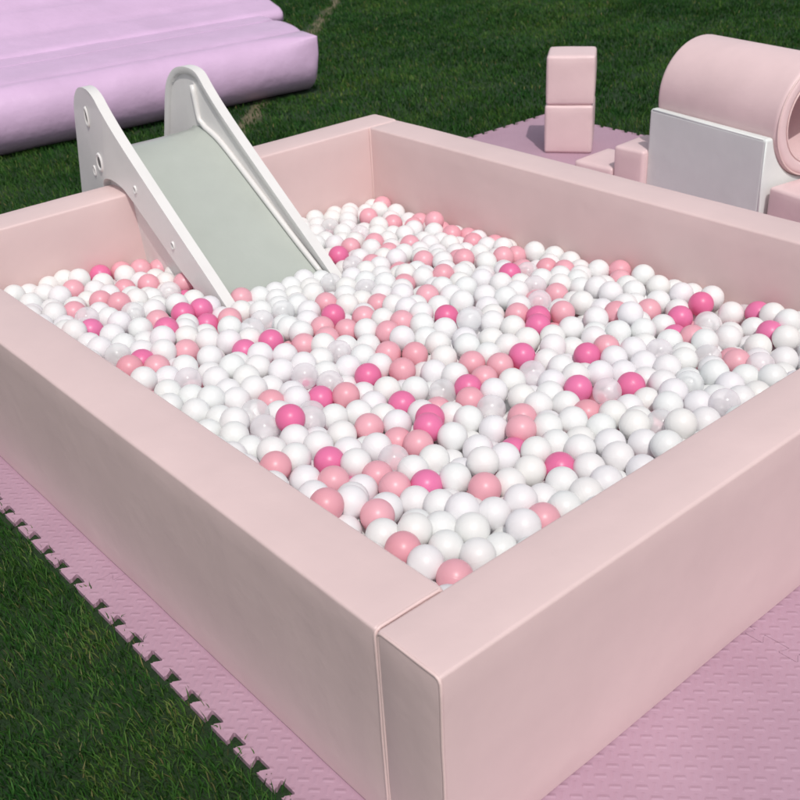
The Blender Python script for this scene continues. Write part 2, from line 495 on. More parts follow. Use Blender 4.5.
# ---------------------------------------------------------------- balls
BALL_DATA = [
    438,2313,315,2,368, 756,2882,267,2,291, 851,2882,253,1,163, 582,2765,290,1,389, 473,2524,307,1,324, 597,2555,301,1,340, 627,2461,313,1,477,
    1062,2882,215,1,3, 910,2824,262,1,339, 842,2634,270,1,406, 740,2639,279,1,239, 463,2391,328,3,419, 396,2029,331,3,559, 619,2341,311,3,438,
    662,2882,253,0,0, 535,2882,286,0,243, 449,2882,281,0,175, 478,2796,296,0,335, 639,2823,303,0,387, 710,2769,277,0,264, 828,2806,265,0,403,
    396,2519,329,0,469, 705,2473,299,0,372, 538,2373,308,0,327, 535,2279,323,0,509, 460,2191,328,0,431, 564,2181,320,0,529, 778,2491,273,0,205,
    697,2326,301,0,390, 376,2120,332,0,458, 379,2853,307,0,302, 392,2727,307,0,339, 507,2721,301,0,451, 367,2290,344,0,497, 597,1925,308,1,547,
    451,1865,324,1,454, 376,1907,336,1,513, 442,1948,319,2,272, 806,2135,268,2,347, 611,2075,338,2,342, 477,1711,323,3,650, 561,2012,343,0,538,
    521,1941,330,0,639, 370,1805,333,0,593, 522,1807,318,0,483, 445,1786,314,0,427, 434,1621,313,0,458, 685,2080,307,0,221, 694,1942,309,0,559,
    625,1818,312,0,632, 740,1876,311,0,667, 631,1689,322,0,588, 554,1669,312,0,604, 457,1539,331,0,718, 383,1509,327,0,656, 528,1510,308,0,676,
    425,1442,313,0,372, 390,1689,322,0,503, 430,1365,335,0,677, 2051,2713,206,1,324, 2077,2566,202,1,254, 1825,2398,225,1,191, 1725,2441,220,1,301,
    1920,2268,222,1,219, 2212,2531,182,1,121, 2155,2366,244,1,340, 2143,2238,213,1,250, 1797,2043,246,1,349, 1703,1821,276,1,377, 1510,1702,285,1,393,
    1360,1813,263,1,336, 1218,1952,272,1,398, 1226,1735,281,1,400, 1927,1971,231,1,47, 1625,2399,223,2,413, 1160,1833,280,2,523, 1421,1502,293,2,462,
    1832,2729,211,3,270, 1412,1950,267,3,339, 1864,2547,214,3,220, 1375,2127,252,3,458, 1577,2239,236,3,308, 2212,2610,166,0,124, 2195,2682,197,0,216,
    1950,2743,209,0,229, 1829,2628,212,0,243, 2102,2311,218,0,263, 1979,2203,222,0,230, 2040,2141,220,0,264, 2082,2424,207,0,237, 2003,2396,212,0,285,
    1817,2190,232,0,258, 1504,1842,270,0,174, 1706,2529,216,0,287, 1998,2574,212,0,239, 1904,2398,212,0,172, 1736,2146,245,0,395, 1733,2225,229,0,166,
    1834,1964,252,0,302, 1638,1869,270,0,456, 1601,1720,283,0,306, 1367,1577,299,0,392, 1255,2085,261,0,433, 1123,1932,277,0,368, 1368,1657,293,0,350,
    1372,1736,280,0,349, 1655,2289,231,0,198, 1634,2131,245,0,244, 2204,2373,182,1,47, 2212,2207,189,1,127, 2130,2090,217,1,249, 1895,1903,262,1,404,
    2033,1813,255,1,395, 2110,1815,234,1,270, 2212,2039,198,1,69, 2061,1598,254,1,281, 2075,1520,263,1,181, 1856,1365,279,1,423, 1717,1214,299,1,653,
    1602,1325,295,1,451, 1879,1628,280,2,330, 1628,1249,299,2,313, 1955,1606,267,3,291, 1837,1457,289,3,429, 1734,1340,297,3,523, 1480,1434,288,3,75,
    2212,2452,170,0,21, 2212,2286,180,0,25, 2198,2129,202,0,109, 2136,2010,217,0,218, 2148,1925,232,0,253, 2212,1959,199,0,39, 2172,1767,249,0,525,
    2212,1809,194,0,1, 2190,1588,247,0,247, 1947,1827,254,0,402, 1776,1790,266,0,277, 1762,1664,281,0,421, 1775,1575,287,0,433, 1755,1471,291,0,339,
    2013,1397,276,0,241, 1923,1407,284,0,355, 1860,1285,269,0,119, 2155,1413,269,0,445, 1961,1261,304,0,501, 1658,1646,287,0,421, 1549,1555,293,0,593,
    1644,1530,293,0,431, 1677,1454,297,0,507, 1554,1402,283,0,249, 2079,1440,263,0,176, 2212,1448,226,1,0, 2208,1350,269,1,347, 2212,1169,225,1,0,
    1835,1068,304,1,388, 1953,1017,289,1,486, 1849,605,276,1,99, 1866,770,298,1,378, 2135,1289,268,1,214, 2097,899,304,2,727, 1983,904,287,2,627,
    1875,845,271,2,140, 1517,932,302,2,739, 2009,810,286,3,579, 1699,782,302,3,564, 1776,647,299,3,464, 2212,1253,236,0,4, 2177,1215,297,0,520,
    2092,1222,277,0,196, 1945,1183,311,0,563, 2047,1157,290,0,425, 2142,1118,292,0,532, 2047,1046,284,0,446, 2212,1017,267,0,139, 2212,1096,259,0,107,
    2127,1004,300,0,575, 2176,909,300,0,471, 1817,994,331,0,727, 1851,1144,286,0,222, 1760,1097,298,0,575, 1724,970,299,0,634, 1798,922,297,0,571,
    1905,919,276,0,473, 1833,700,318,0,661, 1959,693,289,0,775, 2138,801,283,0,733, 1631,998,300,0,477, 1653,851,302,0,582, 1557,853,304,0,585,
    1596,764,303,0,573, 1698,683,305,0,613, 1719,591,300,0,191, 1961,1336,278,0,337, 1827,1219,300,0,664, 1796,554,309,1,642, 2212,949,224,3,11,
    2211,793,250,3,117, 1803,475,322,3,523, 2061,601,301,2,461, 2189,727,290,2,392, 2162,656,316,0,515, 2135,581,325,0,595, 2212,869,225,0,48,
    2105,688,270,0,464, 1965,583,292,0,578, 2034,527,318,0,846, 1930,467,298,0,634, 1660,543,325,0,793, 1723,475,310,0,528, 1755,403,325,0,710,
    987,2813,242,1,255, 648,2207,312,1,312, 1141,2882,205,2,74, 918,2492,218,2,41, 761,2224,299,2,443, 840,2229,288,2,468, 859,1798,295,2,526,
    750,1798,296,2,345, 858,2494,272,3,390, 939,1970,288,3,433, 868,1929,294,3,379, 1055,2003,278,3,489, 1062,2823,269,0,457, 1008,2717,242,0,247,
    798,2334,290,0,388, 877,2343,277,0,279, 921,2637,253,0,238, 729,2144,290,0,183, 649,2008,314,0,465, 818,1995,298,0,490, 996,2061,280,0,351,
    983,1864,283,0,452, 762,1720,307,0,524, 831,1674,294,0,524, 1134,2017,272,0,298, 684,1743,292,0,126, 926,1696,290,1,520, 1023,1692,283,1,255,
    1126,1712,271,1,472, 808,1314,289,1,824, 607,1436,296,1,422, 1200,1569,285,1,500, 1095,1445,285,1,526, 945,1371,284,2,719, 750,1372,277,2,596,
    548,1245,344,2,928, 982,1572,286,3,531, 779,1491,305,3,850, 509,1375,325,3,638, 819,1410,291,3,588, 668,1310,281,3,194, 979,1784,291,0,504,
    747,1577,303,0,720, 709,1657,301,0,523, 606,1528,311,0,689, 678,1543,279,0,351, 708,1467,276,0,249, 676,1397,296,0,662, 1046,1617,267,0,243,
    1115,1578,261,0,388, 1160,1641,284,0,545, 902,1568,289,0,420, 861,1486,283,0,350, 939,1467,283,0,635, 824,1558,305,0,421, 849,1230,273,0,453,
    697,1232,289,0,678, 773,1208,281,0,630, 583,1360,296,0,276, 929,1256,284,0,679, 1255,1660,287,0,406, 1152,1372,286,1,703, 1049,1319,284,1,779,
    1234,1181,289,1,618, 1283,1101,292,1,651, 1057,1010,290,1,649, 1190,1081,288,1,478, 984,1079,257,1,208, 1088,819,294,1,498, 1379,1093,296,2,744,
    1569,1196,305,2,515, 899,1149,285,2,620, 1110,1073,290,2,542, 880,999,306,2,413, 1047,1124,278,3,750, 1309,983,296,3,700, 1062,923,294,3,831,
    1422,1388,317,3,735, 1315,1516,293,0,516, 1449,1778,286,0,378, 1197,1489,293,0,693, 1257,1371,289,0,594, 1202,1282,287,0,626, 1114,1236,282,0,680,
    991,1192,284,0,770, 1351,1336,283,0,266, 1298,1270,301,0,679, 1395,1252,295,0,457, 1509,1258,299,0,575, 1146,994,292,0,709, 1230,996,294,0,608,
    1179,906,292,0,651, 909,1070,281,0,364, 962,991,283,0,446, 955,912,305,0,903, 1474,1159,298,0,591, 1167,827,299,0,680, 1137,1160,290,0,598,
    1235,694,297,1,452, 1603,923,303,1,434, 1323,804,305,2,823, 1443,695,309,2,767, 1362,722,310,3,953, 1284,465,336,3,605, 1637,1105,300,0,660,
    1493,1059,300,0,615, 1398,939,300,0,480, 1444,818,305,0,746, 1519,632,311,0,512, 1612,685,311,0,651, 1244,849,298,0,462, 1147,674,318,0,854,
    1266,621,311,0,658, 1425,620,291,0,532, 1393,521,329,0,754, 1124,748,285,0,98, 1345,624,298,0,382, 1282,543,317,0,178, 1482,391,353,3,926,
    1551,560,322,3,619, 1463,464,326,0,698, 1275,394,371,0,1150, 1552,464,310,0,198, 1383,386,335,0,607, 1173,365,357,0,830, 1173,440,329,0,880,
    1561,388,333,0,401, 1631,469,321,0,553, 362,1056,348,1,795, 451,915,324,1,876, 313,758,395,1,762, 520,1025,306,2,843, 489,1298,312,3,900,
    620,1243,309,3,684, 513,1178,318,0,686, 439,1071,335,0,868, 540,1102,316,0,789, 638,1118,303,0,744, 561,956,312,0,1004, 403,978,320,0,708,
    361,883,335,0,356, 387,1221,317,0,468, 413,1147,333,0,669, 385,1299,332,0,682, 388,757,367,0,1076, 726,1100,297,1,861, 752,909,310,1,890,
    553,780,320,1,928, 412,682,350,1,1094, 706,595,332,1,1174, 573,878,301,1,647, 740,986,291,1,479, 824,944,322,2,830, 627,737,312,2,810,
    650,898,310,3,791, 804,1062,293,0,785, 658,981,310,0,823, 729,817,311,0,950, 848,868,311,0,1107, 696,697,320,0,1182, 555,700,312,0,853,
    580,548,353,0,1048, 787,682,338,0,1245, 858,773,305,0,613, 972,823,301,0,987, 497,852,304,0,577, 433,811,330,0,166, 485,619,315,0,175,
    573,624,329,0,816, 648,814,314,0,781, 642,498,333,0,1225, 543,475,347,0,1288, 999,740,325,1,997, 712,395,332,1,628, 935,536,318,2,673,
    934,707,291,2,245, 1068,701,319,0,776, 1038,553,322,0,903, 974,467,329,0,889, 1116,511,325,0,737, 1069,446,332,0,1126, 864,580,321,0,1125,
    874,475,327,0,941, 944,631,323,0,886, 721,480,343,0,1104, 865,677,318,0,827, 792,394,329,0,755, 635,390,355,0,1325, 872,392,334,0,805,
    952,391,333,0,722, 795,473,313,0,522, 784,580,317,0,780, 1216,506,346,0,973, 356,519,364,1,910, 379,364,355,1,894, 371,612,347,0,803,
    356,439,368,0,1173, 427,557,363,0,1192, 450,470,345,0,1177, 484,396,343,0,1232, 501,543,338,0,751, 1814,1841,108,2,0, 1853,269,179,0,0,
    1274,370,195,0,0, 811,1098,206,0,5, 309,1123,200,0,0, 981,580,264,0,0, 1085,2130,188,0,0, 309,2426,167,0,0, 311,1378,170,0,0,
    2212,1742,66,0,0, 1451,712,177,0,0, 618,2395,211,0,0, 1053,351,178,0,0, 2212,1024,181,0,0, 2046,1752,196,0,0, 1922,433,154,0,0,
    967,1638,296,0,444, 1266,1883,272,0,508, 324,2480,319,0,41, 1356,1214,136,0,0, 807,1280,130,1,0, 1992,2379,82,0,0, 372,2427,223,0,0,
    1563,2809,174,0,71, 1976,365,185,0,0, 647,1794,235,0,0, 2012,224,315,0,0, 1967,1369,201,0,0, 224,2056,268,0,0, 224,690,365,0,0,
    1288,1496,172,0,0, 1102,606,299,0,359, 628,1710,239,1,0, 845,1597,234,0,0, 1778,2882,195,0,72, 777,1871,172,0,0, 523,2181,178,2,0,
    1594,372,179,0,0, 1162,1815,161,1,0, 1768,1141,169,0,0, 724,1830,222,0,0, 806,962,243,0,0, 1778,1023,261,0,17, 1163,1965,209,0,0,
    1207,1342,229,0,27, 720,1767,113,0,0, 224,2236,258,1,0, 2085,298,215,1,0, 307,683,164,0,0, 1915,1091,300,0,236, 901,299,196,0,0,
    2144,523,268,0,0, 1014,2465,117,0,0, 2136,551,187,1,0, 1273,1450,276,0,372, 664,1422,142,1,0, 1712,1646,218,0,0, 1615,605,293,0,148,
    1640,1047,145,0,0, 1110,2062,145,1,0, 693,681,236,0,0, 1432,1311,248,0,10, 419,2128,187,0,0, 1528,884,232,0,0, 1468,557,329,0,627,
    932,224,316,0,0, 1820,2811,203,0,144, 632,224,263,0,0, 1044,760,258,0,0, 1776,2222,157,0,0, 1009,689,257,0,0, 1642,350,244,0,0,
    1571,2290,108,0,0, 2141,2843,174,0,84, 2212,2882,171,0,62, 1658,2031,151,1,0, 1862,1703,186,0,0, 545,1845,119,0,0, 1526,2246,163,0,10,
    1856,1016,159,1,0, 1034,2062,205,1,0, 1354,1936,182,0,0, 1128,341,213,2,0, 2058,2355,163,0,0, 839,1727,172,1,0, 958,901,110,1,0,
    224,2274,332,0,0, 1032,960,109,0,0, 1483,1440,152,0,0, 2064,2087,65,0,0, 2010,1295,199,1,0, 881,1693,107,0,0, 2212,2566,93,0,0,
    537,2261,218,0,0, 1889,1339,206,0,0, 509,1955,174,2,0, 994,1693,87,0,0, 340,2501,197,0,0, 1914,353,290,0,0, 1849,1765,118,0,0,
    500,2476,194,0,0, 1316,2882,79,0,0, 820,708,144,0,0, 1218,224,221,0,0, 1442,2614,199,0,104, 459,892,194,2,0, 1939,925,142,0,0,
    768,1670,239,1,0, 1145,1882,213,1,0, 335,2286,266,0,0, 224,1242,336,0,0, 585,1174,281,0,136, 884,2684,114,1,0, 2071,1334,157,0,0,
    2030,354,249,0,0, 1191,1688,221,0,3, 1106,1459,172,1,0, 1511,224,330,0,0, 1941,1021,156,0,0, 919,1007,112,0,0, 1775,2413,80,2,0,
    1010,1984,192,0,0, 1486,2721,109,1,0, 1719,2582,143,0,0, 1204,2738,210,0,175, 1542,1922,179,0,0, 1606,721,231,1,0, 224,1365,256,0,0,
    299,1544,306,0,0, 457,2733,233,0,0, 620,2461,157,0,0, 580,2072,153,0,0, 296,2448,247,2,0, 721,348,261,0,0, 1438,1332,165,0,0,
    1971,1553,140,0,0, 933,1611,223,0,0, 1026,632,310,0,664, 1058,1197,236,0,53, 1596,2330,185,0,186, 1790,2100,98,0,0, 2020,2292,204,0,123,
    941,1366,106,0,0, 1644,796,239,0,0, 886,1414,246,0,144, 1853,2738,72,0,0, 598,1044,182,1,0, 1972,983,87,0,0, 1270,2039,143,1,0,
    1698,1463,152,0,0, 1272,764,159,0,0, 809,1400,145,0,0, 1209,2493,149,0,49, 335,2173,259,0,0, 299,1462,176,1,0, 1353,378,227,1,0,
    1218,2415,173,0,74, 1920,1697,258,0,145, 224,883,253,0,0, 1329,224,200,0,0, 1184,598,310,0,709, 1422,412,264,1,0, 1651,1491,218,0,1,
    1279,1129,96,2,0, 1399,2381,70,0,0, 1173,1770,230,0,0, 1390,2077,181,0,0, 703,1408,216,0,0, 1378,1676,94,0,0, 1607,2414,143,0,21,
    572,2656,169,0,0, 2140,288,276,0,0, 1692,2214,155,0,0, 2129,646,175,0,0, 770,1936,268,0,2, 1104,1809,221,0,0, 779,662,202,0,0,
    254,2004,323,0,0, 224,1046,268,1,0, 742,2196,223,0,0, 1965,2566,136,2,0, 560,1407,230,1,0, 1613,308,321,0,0, 698,2110,220,0,0,
    367,2569,250,2,0, 559,996,237,1,0, 1524,2110,176,0,0, 1287,1957,128,0,0, 1298,1269,164,1,0, 1173,684,160,0,0, 742,1110,157,0,0,
    1203,961,95,0,0, 2056,2120,141,0,0, 563,1813,243,0,0, 1611,2168,100,0,0, 779,2745,234,0,11, 547,2418,150,0,0, 899,2315,137,1,0,
    412,1625,146,1,0, 2084,2017,140,0,0, 920,1113,210,0,0, 588,1449,165,0,0, 224,604,282,0,0, 349,987,253,0,0, 651,1632,245,0,0,
    1090,669,244,1,0, 1454,2695,181,0,54, 2212,1385,169,1,0, 1958,1824,172,1,0, 696,1135,90,1,0, 1424,1867,265,0,283, 2062,2869,194,0,83,
    430,1715,253,0,0, 1906,1057,225,0,0, 977,2882,140,1,0, 1773,2803,134,2,0, 944,1809,217,1,31, 1455,621,175,0,0, 1237,360,304,0,2,
    447,691,156,0,0, 1720,1907,142,0,0, 1824,1468,150,0,0, 1213,1876,87,0,0, 1064,1773,283,1,387, 2126,1863,91,0,0, 960,1421,217,0,0,
    1924,224,319,0,0, 1039,1445,214,2,0, 964,2565,259,1,479, 941,1894,118,0,0, 298,933,291,0,0, 698,1039,166,0,0, 588,1175,198,0,0,
    224,913,341,0,0, 1399,330,274,0,0, 1112,2676,95,0,0, 224,2430,168,2,0, 507,844,143,0,0, 2054,2059,203,0,98, 501,563,254,0,0,
    942,662,219,0,0, 2157,1509,243,0,122, 381,2214,314,0,212, 992,259,270,0,0, 1791,2627,137,1,0, 224,830,357,0,0, 290,748,260,1,0,
    2137,2597,70,0,0, 1516,783,292,0,485, 733,885,148,0,0, 1167,2829,79,0,0, 738,654,129,1,0, 1940,774,264,0,39, 2144,999,218,0,0,
    385,1413,191,0,0, 1255,1419,181,2,0, 606,927,243,0,1, 1005,1579,204,1,0, 1694,856,208,0,0, 1644,1578,88,0,0, 583,1917,153,0,0,
    818,2503,198,0,0, 1015,406,283,0,37, 1060,1066,221,0,6, 1546,1773,247,0,43, 1790,2670,64,0,0, 896,404,183,0,0, 1069,1867,276,0,312,
    364,1463,258,0,0, 974,1505,217,0,0, 2140,224,224,0,0, 1213,1274,183,0,0, 1295,979,184,1,0, 1359,1445,282,0,529, 1346,928,227,0,0,
    1791,2493,215,0,200, 722,2298,195,0,0, 866,2665,194,1,0, 2035,1064,149,0,0, 1271,1748,112,0,0, 2139,1863,173,1,0, 515,332,296,0,0,
    1817,618,169,0,0, 1204,1422,246,0,7, 1250,1522,238,0,5, 1985,510,253,0,14, 424,1304,258,0,0, 1262,272,166,0,0, 723,533,277,0,8,
    911,2249,65,1,0, 1813,1998,177,0,1, 1002,2555,90,0,0, 1795,2184,84,0,0, 224,2156,236,0,0, 2212,1730,160,0,0, 2212,536,219,0,0,
    1529,2055,114,0,0, 635,574,299,0,32, 1505,2032,193,0,0, 578,2828,236,0,0, 971,2523,162,0,0, 297,2614,242,0,0, 299,1113,343,0,0,
    488,1619,186,1,0, 597,1570,238,1,0, 1843,1905,191,0,0, 701,2882,179,1,0, 1859,427,283,0,168, 224,1196,253,0,0, 323,1531,230,1,0,
    321,1749,184,0,0, 2039,806,179,0,0, 1842,1559,183,0,0, 224,2795,300,0,0, 2112,923,226,0,33, 696,439,182,0,0, 724,1613,144,0,0,
    1408,1870,114,0,0, 656,2724,169,1,0, 2147,2359,68,1,0, 940,1556,158,0,0, 1395,2299,97,1,0, 1362,885,154,0,0, 804,2713,160,0,0,
    1647,2882,147,0,0, 2172,1098,185,0,0, 1467,2450,195,0,306, 314,765,179,0,0, 1832,500,248,1,0, 1535,1972,244,0,0, 1225,2882,219,0,169,
    1464,1789,124,1,0, 704,2144,143,0,0, 852,1030,233,0,23, 1264,2796,204,0,139, 275,458,358,0,0, 1390,854,227,0,0, 571,2334,241,0,1,
    727,2672,152,1,0, 1999,2603,66,2,0, 1388,2207,238,0,154, 688,762,261,0,9, 1604,1156,242,0,0, 2144,1723,109,2,0, 1995,1849,101,0,0,
    1792,1701,140,0,0, 881,2168,153,0,0, 1378,862,306,0,517, 1357,1011,233,0,0, 426,224,296,0,0, 1647,224,267,1,0, 1355,2235,56,0,0,
    1357,1461,200,0,0, 1690,729,235,0,0, 348,394,245,0,0, 631,1606,313,0,502, 2171,2882,83,1,0, 785,2648,209,0,0, 661,2185,230,0,1,
    367,2367,319,0,95, 875,1062,160,0,0, 1392,495,134,1,0, 356,1399,311,0,228, 793,2882,191,0,13, 706,1229,204,0,0, 511,2602,290,0,168,
    1799,1933,125,0,0, 2142,2329,146,0,0, 2049,961,274,0,272, 1182,1201,155,1,0, 344,684,252,1,0, 887,1526,99,0,0, 1297,581,125,0,0,
    1027,2677,165,0,0, 1648,921,99,0,0, 1686,932,173,0,0, 2059,292,295,0,0, 1139,2591,227,0,154, 659,816,175,0,0, 2076,841,245,0,20,
    1947,2260,78,0,0, 477,1565,121,2,0, 652,989,214,0,0, 1579,2494,130,2,0, 1920,294,227,0,0, 2162,2442,50,1,0, 285,2106,258,0,0,
    578,2191,239,0,0, 1040,773,123,0,0, 1323,1558,221,0,0, 1775,1847,181,0,0, 1319,348,300,0,0, 1270,2773,86,0,0, 668,1874,267,0,21,
    1523,507,243,0,0, 1427,1506,110,0,0, 2049,2726,80,0,0, 633,2685,99,1,0, 479,1822,246,1,0, 921,778,251,0,28, 831,1909,221,0,0,
    1133,1306,242,0,141, 508,1746,253,1,16, 1661,2321,130,0,0, 1858,2234,173,0,0, 224,1423,195,2,0, 2104,2711,143,0,0, 366,2229,207,0,0,
    802,932,165,0,0, 1145,2724,155,0,0, 1069,363,327,0,404, 655,384,229,0,0, 1653,2207,228,1,103, 1904,1405,156,1,0, 622,2132,280,0,1,
    560,262,283,1,0, 1292,300,240,2,0, 525,1544,198,1,0, 2090,872,164,0,0, 2003,1675,246,1,88, 1856,1550,266,0,172, 1120,1546,173,0,0,
    1749,2745,76,1,0, 1023,601,124,0,0, 1176,2227,249,0,202, 375,1975,182,0,0, 301,1946,232,1,0, 1511,809,167,0,0, 567,2335,158,0,0,
    2133,2715,63,0,0, 1372,2543,85,2,0, 1382,1854,192,1,0, 2006,2806,208,0,174, 759,2442,205,0,0, 224,1493,315,0,0, 642,1959,245,0,2,
    1078,2882,132,1,0, 590,320,332,0,0, 756,2587,159,0,0, 1690,1203,146,0,0, 838,2289,82,0,0, 835,1555,160,0,0, 659,661,161,0,0,
    1323,387,127,2,0, 2212,2401,102,0,0, 530,2824,140,1,0, 1904,2509,130,0,0, 1724,2003,233,0,115, 1427,952,221,0,0, 1351,2360,137,1,0,
    1303,2882,204,0,161, 375,2349,189,1,0, 1390,2464,50,0,0, 2212,609,180,1,3, 1669,1965,98,0,0, 1134,2411,171,0,0, 1086,2691,221,0,189,
    1940,2539,60,0,0, 224,1658,233,0,0, 645,508,249,0,11, 2148,674,97,0,0, 1533,2882,136,1,0, 1892,1209,250,0,7, 1308,641,184,0,0,
    281,1846,313,0,0, 1317,2728,219,0,195, 1444,315,343,0,31, 363,278,211,1,0, 1247,697,203,0,0, 2062,1708,126,0,0, 346,1272,262,0,0,
    304,386,325,0,0, 443,1498,252,2,0, 1525,2157,106,0,0, 2010,641,249,0,127, 525,1416,120,1,0, 1904,333,153,0,0, 624,2518,95,0,0,
    1333,1590,84,1,0, 1732,1842,89,1,0, 450,1899,246,1,0, 1165,2118,179,0,0, 1983,749,201,0,1, 899,2185,248,0,127, 1819,1643,224,0,0,
    1135,1035,219,0,0, 2074,1891,216,0,34, 1000,1145,205,0,0, 1821,961,224,0,0, 359,1751,269,1,0, 902,942,247,0,21, 467,2882,147,1,0,
    994,1746,151,0,0, 999,1319,145,1,0, 662,1172,160,0,0, 997,320,323,0,0, 1553,1115,295,0,383, 1489,2384,73,0,0, 742,735,202,1,8,
    1685,1416,222,0,2, 1614,1881,190,0,2, 1080,1372,153,1,0, 1147,1496,109,1,0, 560,1284,268,0,19, 1876,1897,113,0,0, 973,1886,202,0,9,
    758,1536,134,0,0, 2086,2490,126,0,0, 882,1245,183,0,0, 602,2265,276,0,0, 1293,581,241,2,4, 1425,1422,93,0,0, 1038,517,119,1,0,
    1606,2743,207,0,253, 290,2697,228,1,0, 2058,528,160,0,0, 1128,2487,148,0,1, 1101,402,266,1,3, 1113,1222,112,0,0, 760,891,228,0,0,
    1849,434,199,0,0, 1172,508,189,0,0, 415,2701,165,0,0, 913,419,265,0,0, 1182,2812,225,0,291, 948,875,189,0,0, 380,1892,198,0,0,
    1978,298,286,0,0, 476,2249,272,1,0, 1680,238,342,0,0, 1085,2234,56,0,0, 1221,544,260,0,22, 1563,1897,256,1,178, 224,1279,261,0,0,
    1195,2882,139,0,0, 1147,618,208,0,0, 1085,648,160,0,0, 224,2360,318,0,0, 279,2646,315,1,0, 1179,282,351,0,0, 1182,1216,237,0,0,
    833,316,333,0,0, 389,1205,233,0,0, 953,526,124,0,0, 1578,2629,197,0,168, 1801,2272,220,1,124, 1717,2692,135,0,0, 224,1904,334,0,0,
    846,452,232,0,0, 1184,394,250,0,0, 1773,1273,272,0,98, 1320,224,342,0,0, 1820,357,295,0,24, 1628,1791,253,0,83, 402,2023,247,0,0,
    2195,1580,116,0,0, 1322,1793,187,1,0, 1438,1222,112,0,0, 670,1226,95,0,0, 1994,1889,219,0,27, 2212,1693,236,0,240, 934,1027,212,1,2,
    1186,2028,151,0,0, 284,650,327,0,0, 1759,2358,144,0,0, 1481,665,241,1,0, 660,2618,144,2,0, 1872,1483,216,1,0, 1263,1233,232,1,0,
    1897,2677,202,0,125, 384,2882,227,2,0, 721,307,187,0,0, 1864,2414,75,0,0, 244,2089,187,0,0, 473,1979,245,0,0, 2067,505,242,0,122,
    1814,1187,223,0,25, 766,745,283,0,162, 893,1865,180,0,0, 224,606,362,0,0, 423,848,256,0,0, 224,2653,252,0,0, 1356,1049,159,0,0,
    1460,267,279,0,0, 534,2528,251,0,0, 1889,1692,106,0,0, 1229,619,159,2,0, 1404,1955,118,0,0, 1633,2477,192,0,83, 603,224,344,0,0,
    1733,1990,150,0,0, 1036,923,185,0,0, 1229,771,299,0,682, 437,422,228,0,0, 692,2226,162,0,0, 1121,1086,156,0,0, 1629,1511,138,2,0,
    1140,550,254,0,8, 1347,1897,256,0,257, 1737,2642,197,0,124, 1070,1856,162,1,0, 224,1080,343,0,0, 1389,2424,177,0,124, 2065,1804,83,0,0,
    224,1726,184,0,0, 1206,742,109,0,0, 1525,1202,157,1,0, 1207,546,121,0,0, 447,2207,206,1,0, 1238,1575,79,0,0, 319,2367,250,0,0,
    336,1877,267,0,0, 875,525,258,0,14, 596,670,215,0,0, 1226,860,218,0,0, 2148,2751,204,0,266, 622,481,173,2,0, 2106,1073,230,0,0,
    925,1318,186,0,0, 1925,1749,157,1,0, 1276,297,346,0,0, 1794,1511,230,0,0, 1954,809,149,1,0, 1915,2882,145,0,0, 453,1123,149,0,0,
    1970,669,182,0,0, 435,1386,253,2,0, 1729,1080,214,0,0, 293,2230,309,0,0, 761,1952,152,0,0, 430,1773,196,0,0, 1466,2103,256,0,253,
    880,2011,243,0,0, 1300,1719,245,0,0, 700,447,267,0,0, 985,305,201,0,0, 2043,2636,174,0,0, 1454,889,267,0,39, 1205,2786,142,0,0,
    1671,1136,193,0,0, 2212,356,165,2,0, 891,1751,234,0,0, 430,1053,192,0,0, 656,1101,203,0,0, 467,2078,243,0,0, 1035,2256,261,1,441,
    1670,489,247,0,0, 1730,2882,128,0,0, 404,2793,256,0,0, 523,455,153,0,0, 996,1172,125,0,0, 1973,1752,231,0,27, 1207,815,152,1,0,
    1286,2519,79,0,0, 857,1218,106,0,0, 1278,1188,159,0,0, 1433,1035,204,0,0, 878,1118,97,0,0, 1459,874,184,1,1, 1783,823,164,0,0,
    951,2882,219,0,1, 1127,423,190,0,0, 522,838,226,0,0, 742,1290,246,0,1, 296,1413,246,1,0, 298,1932,319,1,0, 309,498,208,0,0,
    2011,2156,79,0,0, 1671,1808,136,1,0, 1454,1915,203,2,0, 1821,673,233,0,1, 573,747,244,0,5, 901,2419,182,0,0, 1375,1171,219,0,0,
    1848,2071,157,0,1, 1381,2670,211,0,191, 447,1851,167,0,0, 224,963,270,0,0, 255,2521,333,0,0, 1698,413,258,0,0, 1990,1046,218,1,0,
    479,2546,151,0,0, 1862,2662,109,1,0, 294,569,341,0,0, 1877,505,142,0,0, 1604,427,254,1,0, 1205,1959,104,0,0, 1206,767,221,1,0,
    651,1476,215,0,0, 2110,1941,158,0,0, 726,2556,278,0,100, 778,1786,172,0,0, 1741,582,159,0,0, 1361,2702,136,0,0, 1265,2726,156,1,0,
    1343,1133,151,1,0, 476,725,318,0,603, 441,1453,141,0,0, 2212,1465,142,0,0, 1633,1070,226,0,0, 1492,993,250,0,60, 1326,1847,122,0,0,
    741,2818,216,0,0, 522,1874,195,0,0, 1379,1781,125,1,0, 224,2748,232,0,0, 224,2578,215,0,0, 885,1622,155,0,0, 1443,2446,114,0,0,
    2062,1007,207,0,5, 1089,2428,101,1,0, 781,2358,192,0,0, 2135,1717,191,0,44, 803,1750,99,0,0, 1217,1841,219,0,54, 1127,2817,152,1,0,
    255,2313,259,0,0, 423,971,182,0,0, 224,2180,317,0,0, 1774,2573,75,0,0, 1002,1263,241,0,48, 1566,2742,126,1,0, 1152,1391,191,1,0,
    1215,1627,141,0,0, 1923,1898,183,0,3, 1008,523,197,0,0, 418,1635,230,0,0, 1565,1276,158,0,0, 224,2880,295,0,0, 1262,1304,96,1,0,
    938,1686,168,0,0, 1066,1608,155,1,0, 1596,224,334,0,0, 1890,797,202,1,0, 2137,2783,115,0,0, 1749,511,239,0,0, 1845,1322,138,0,0,
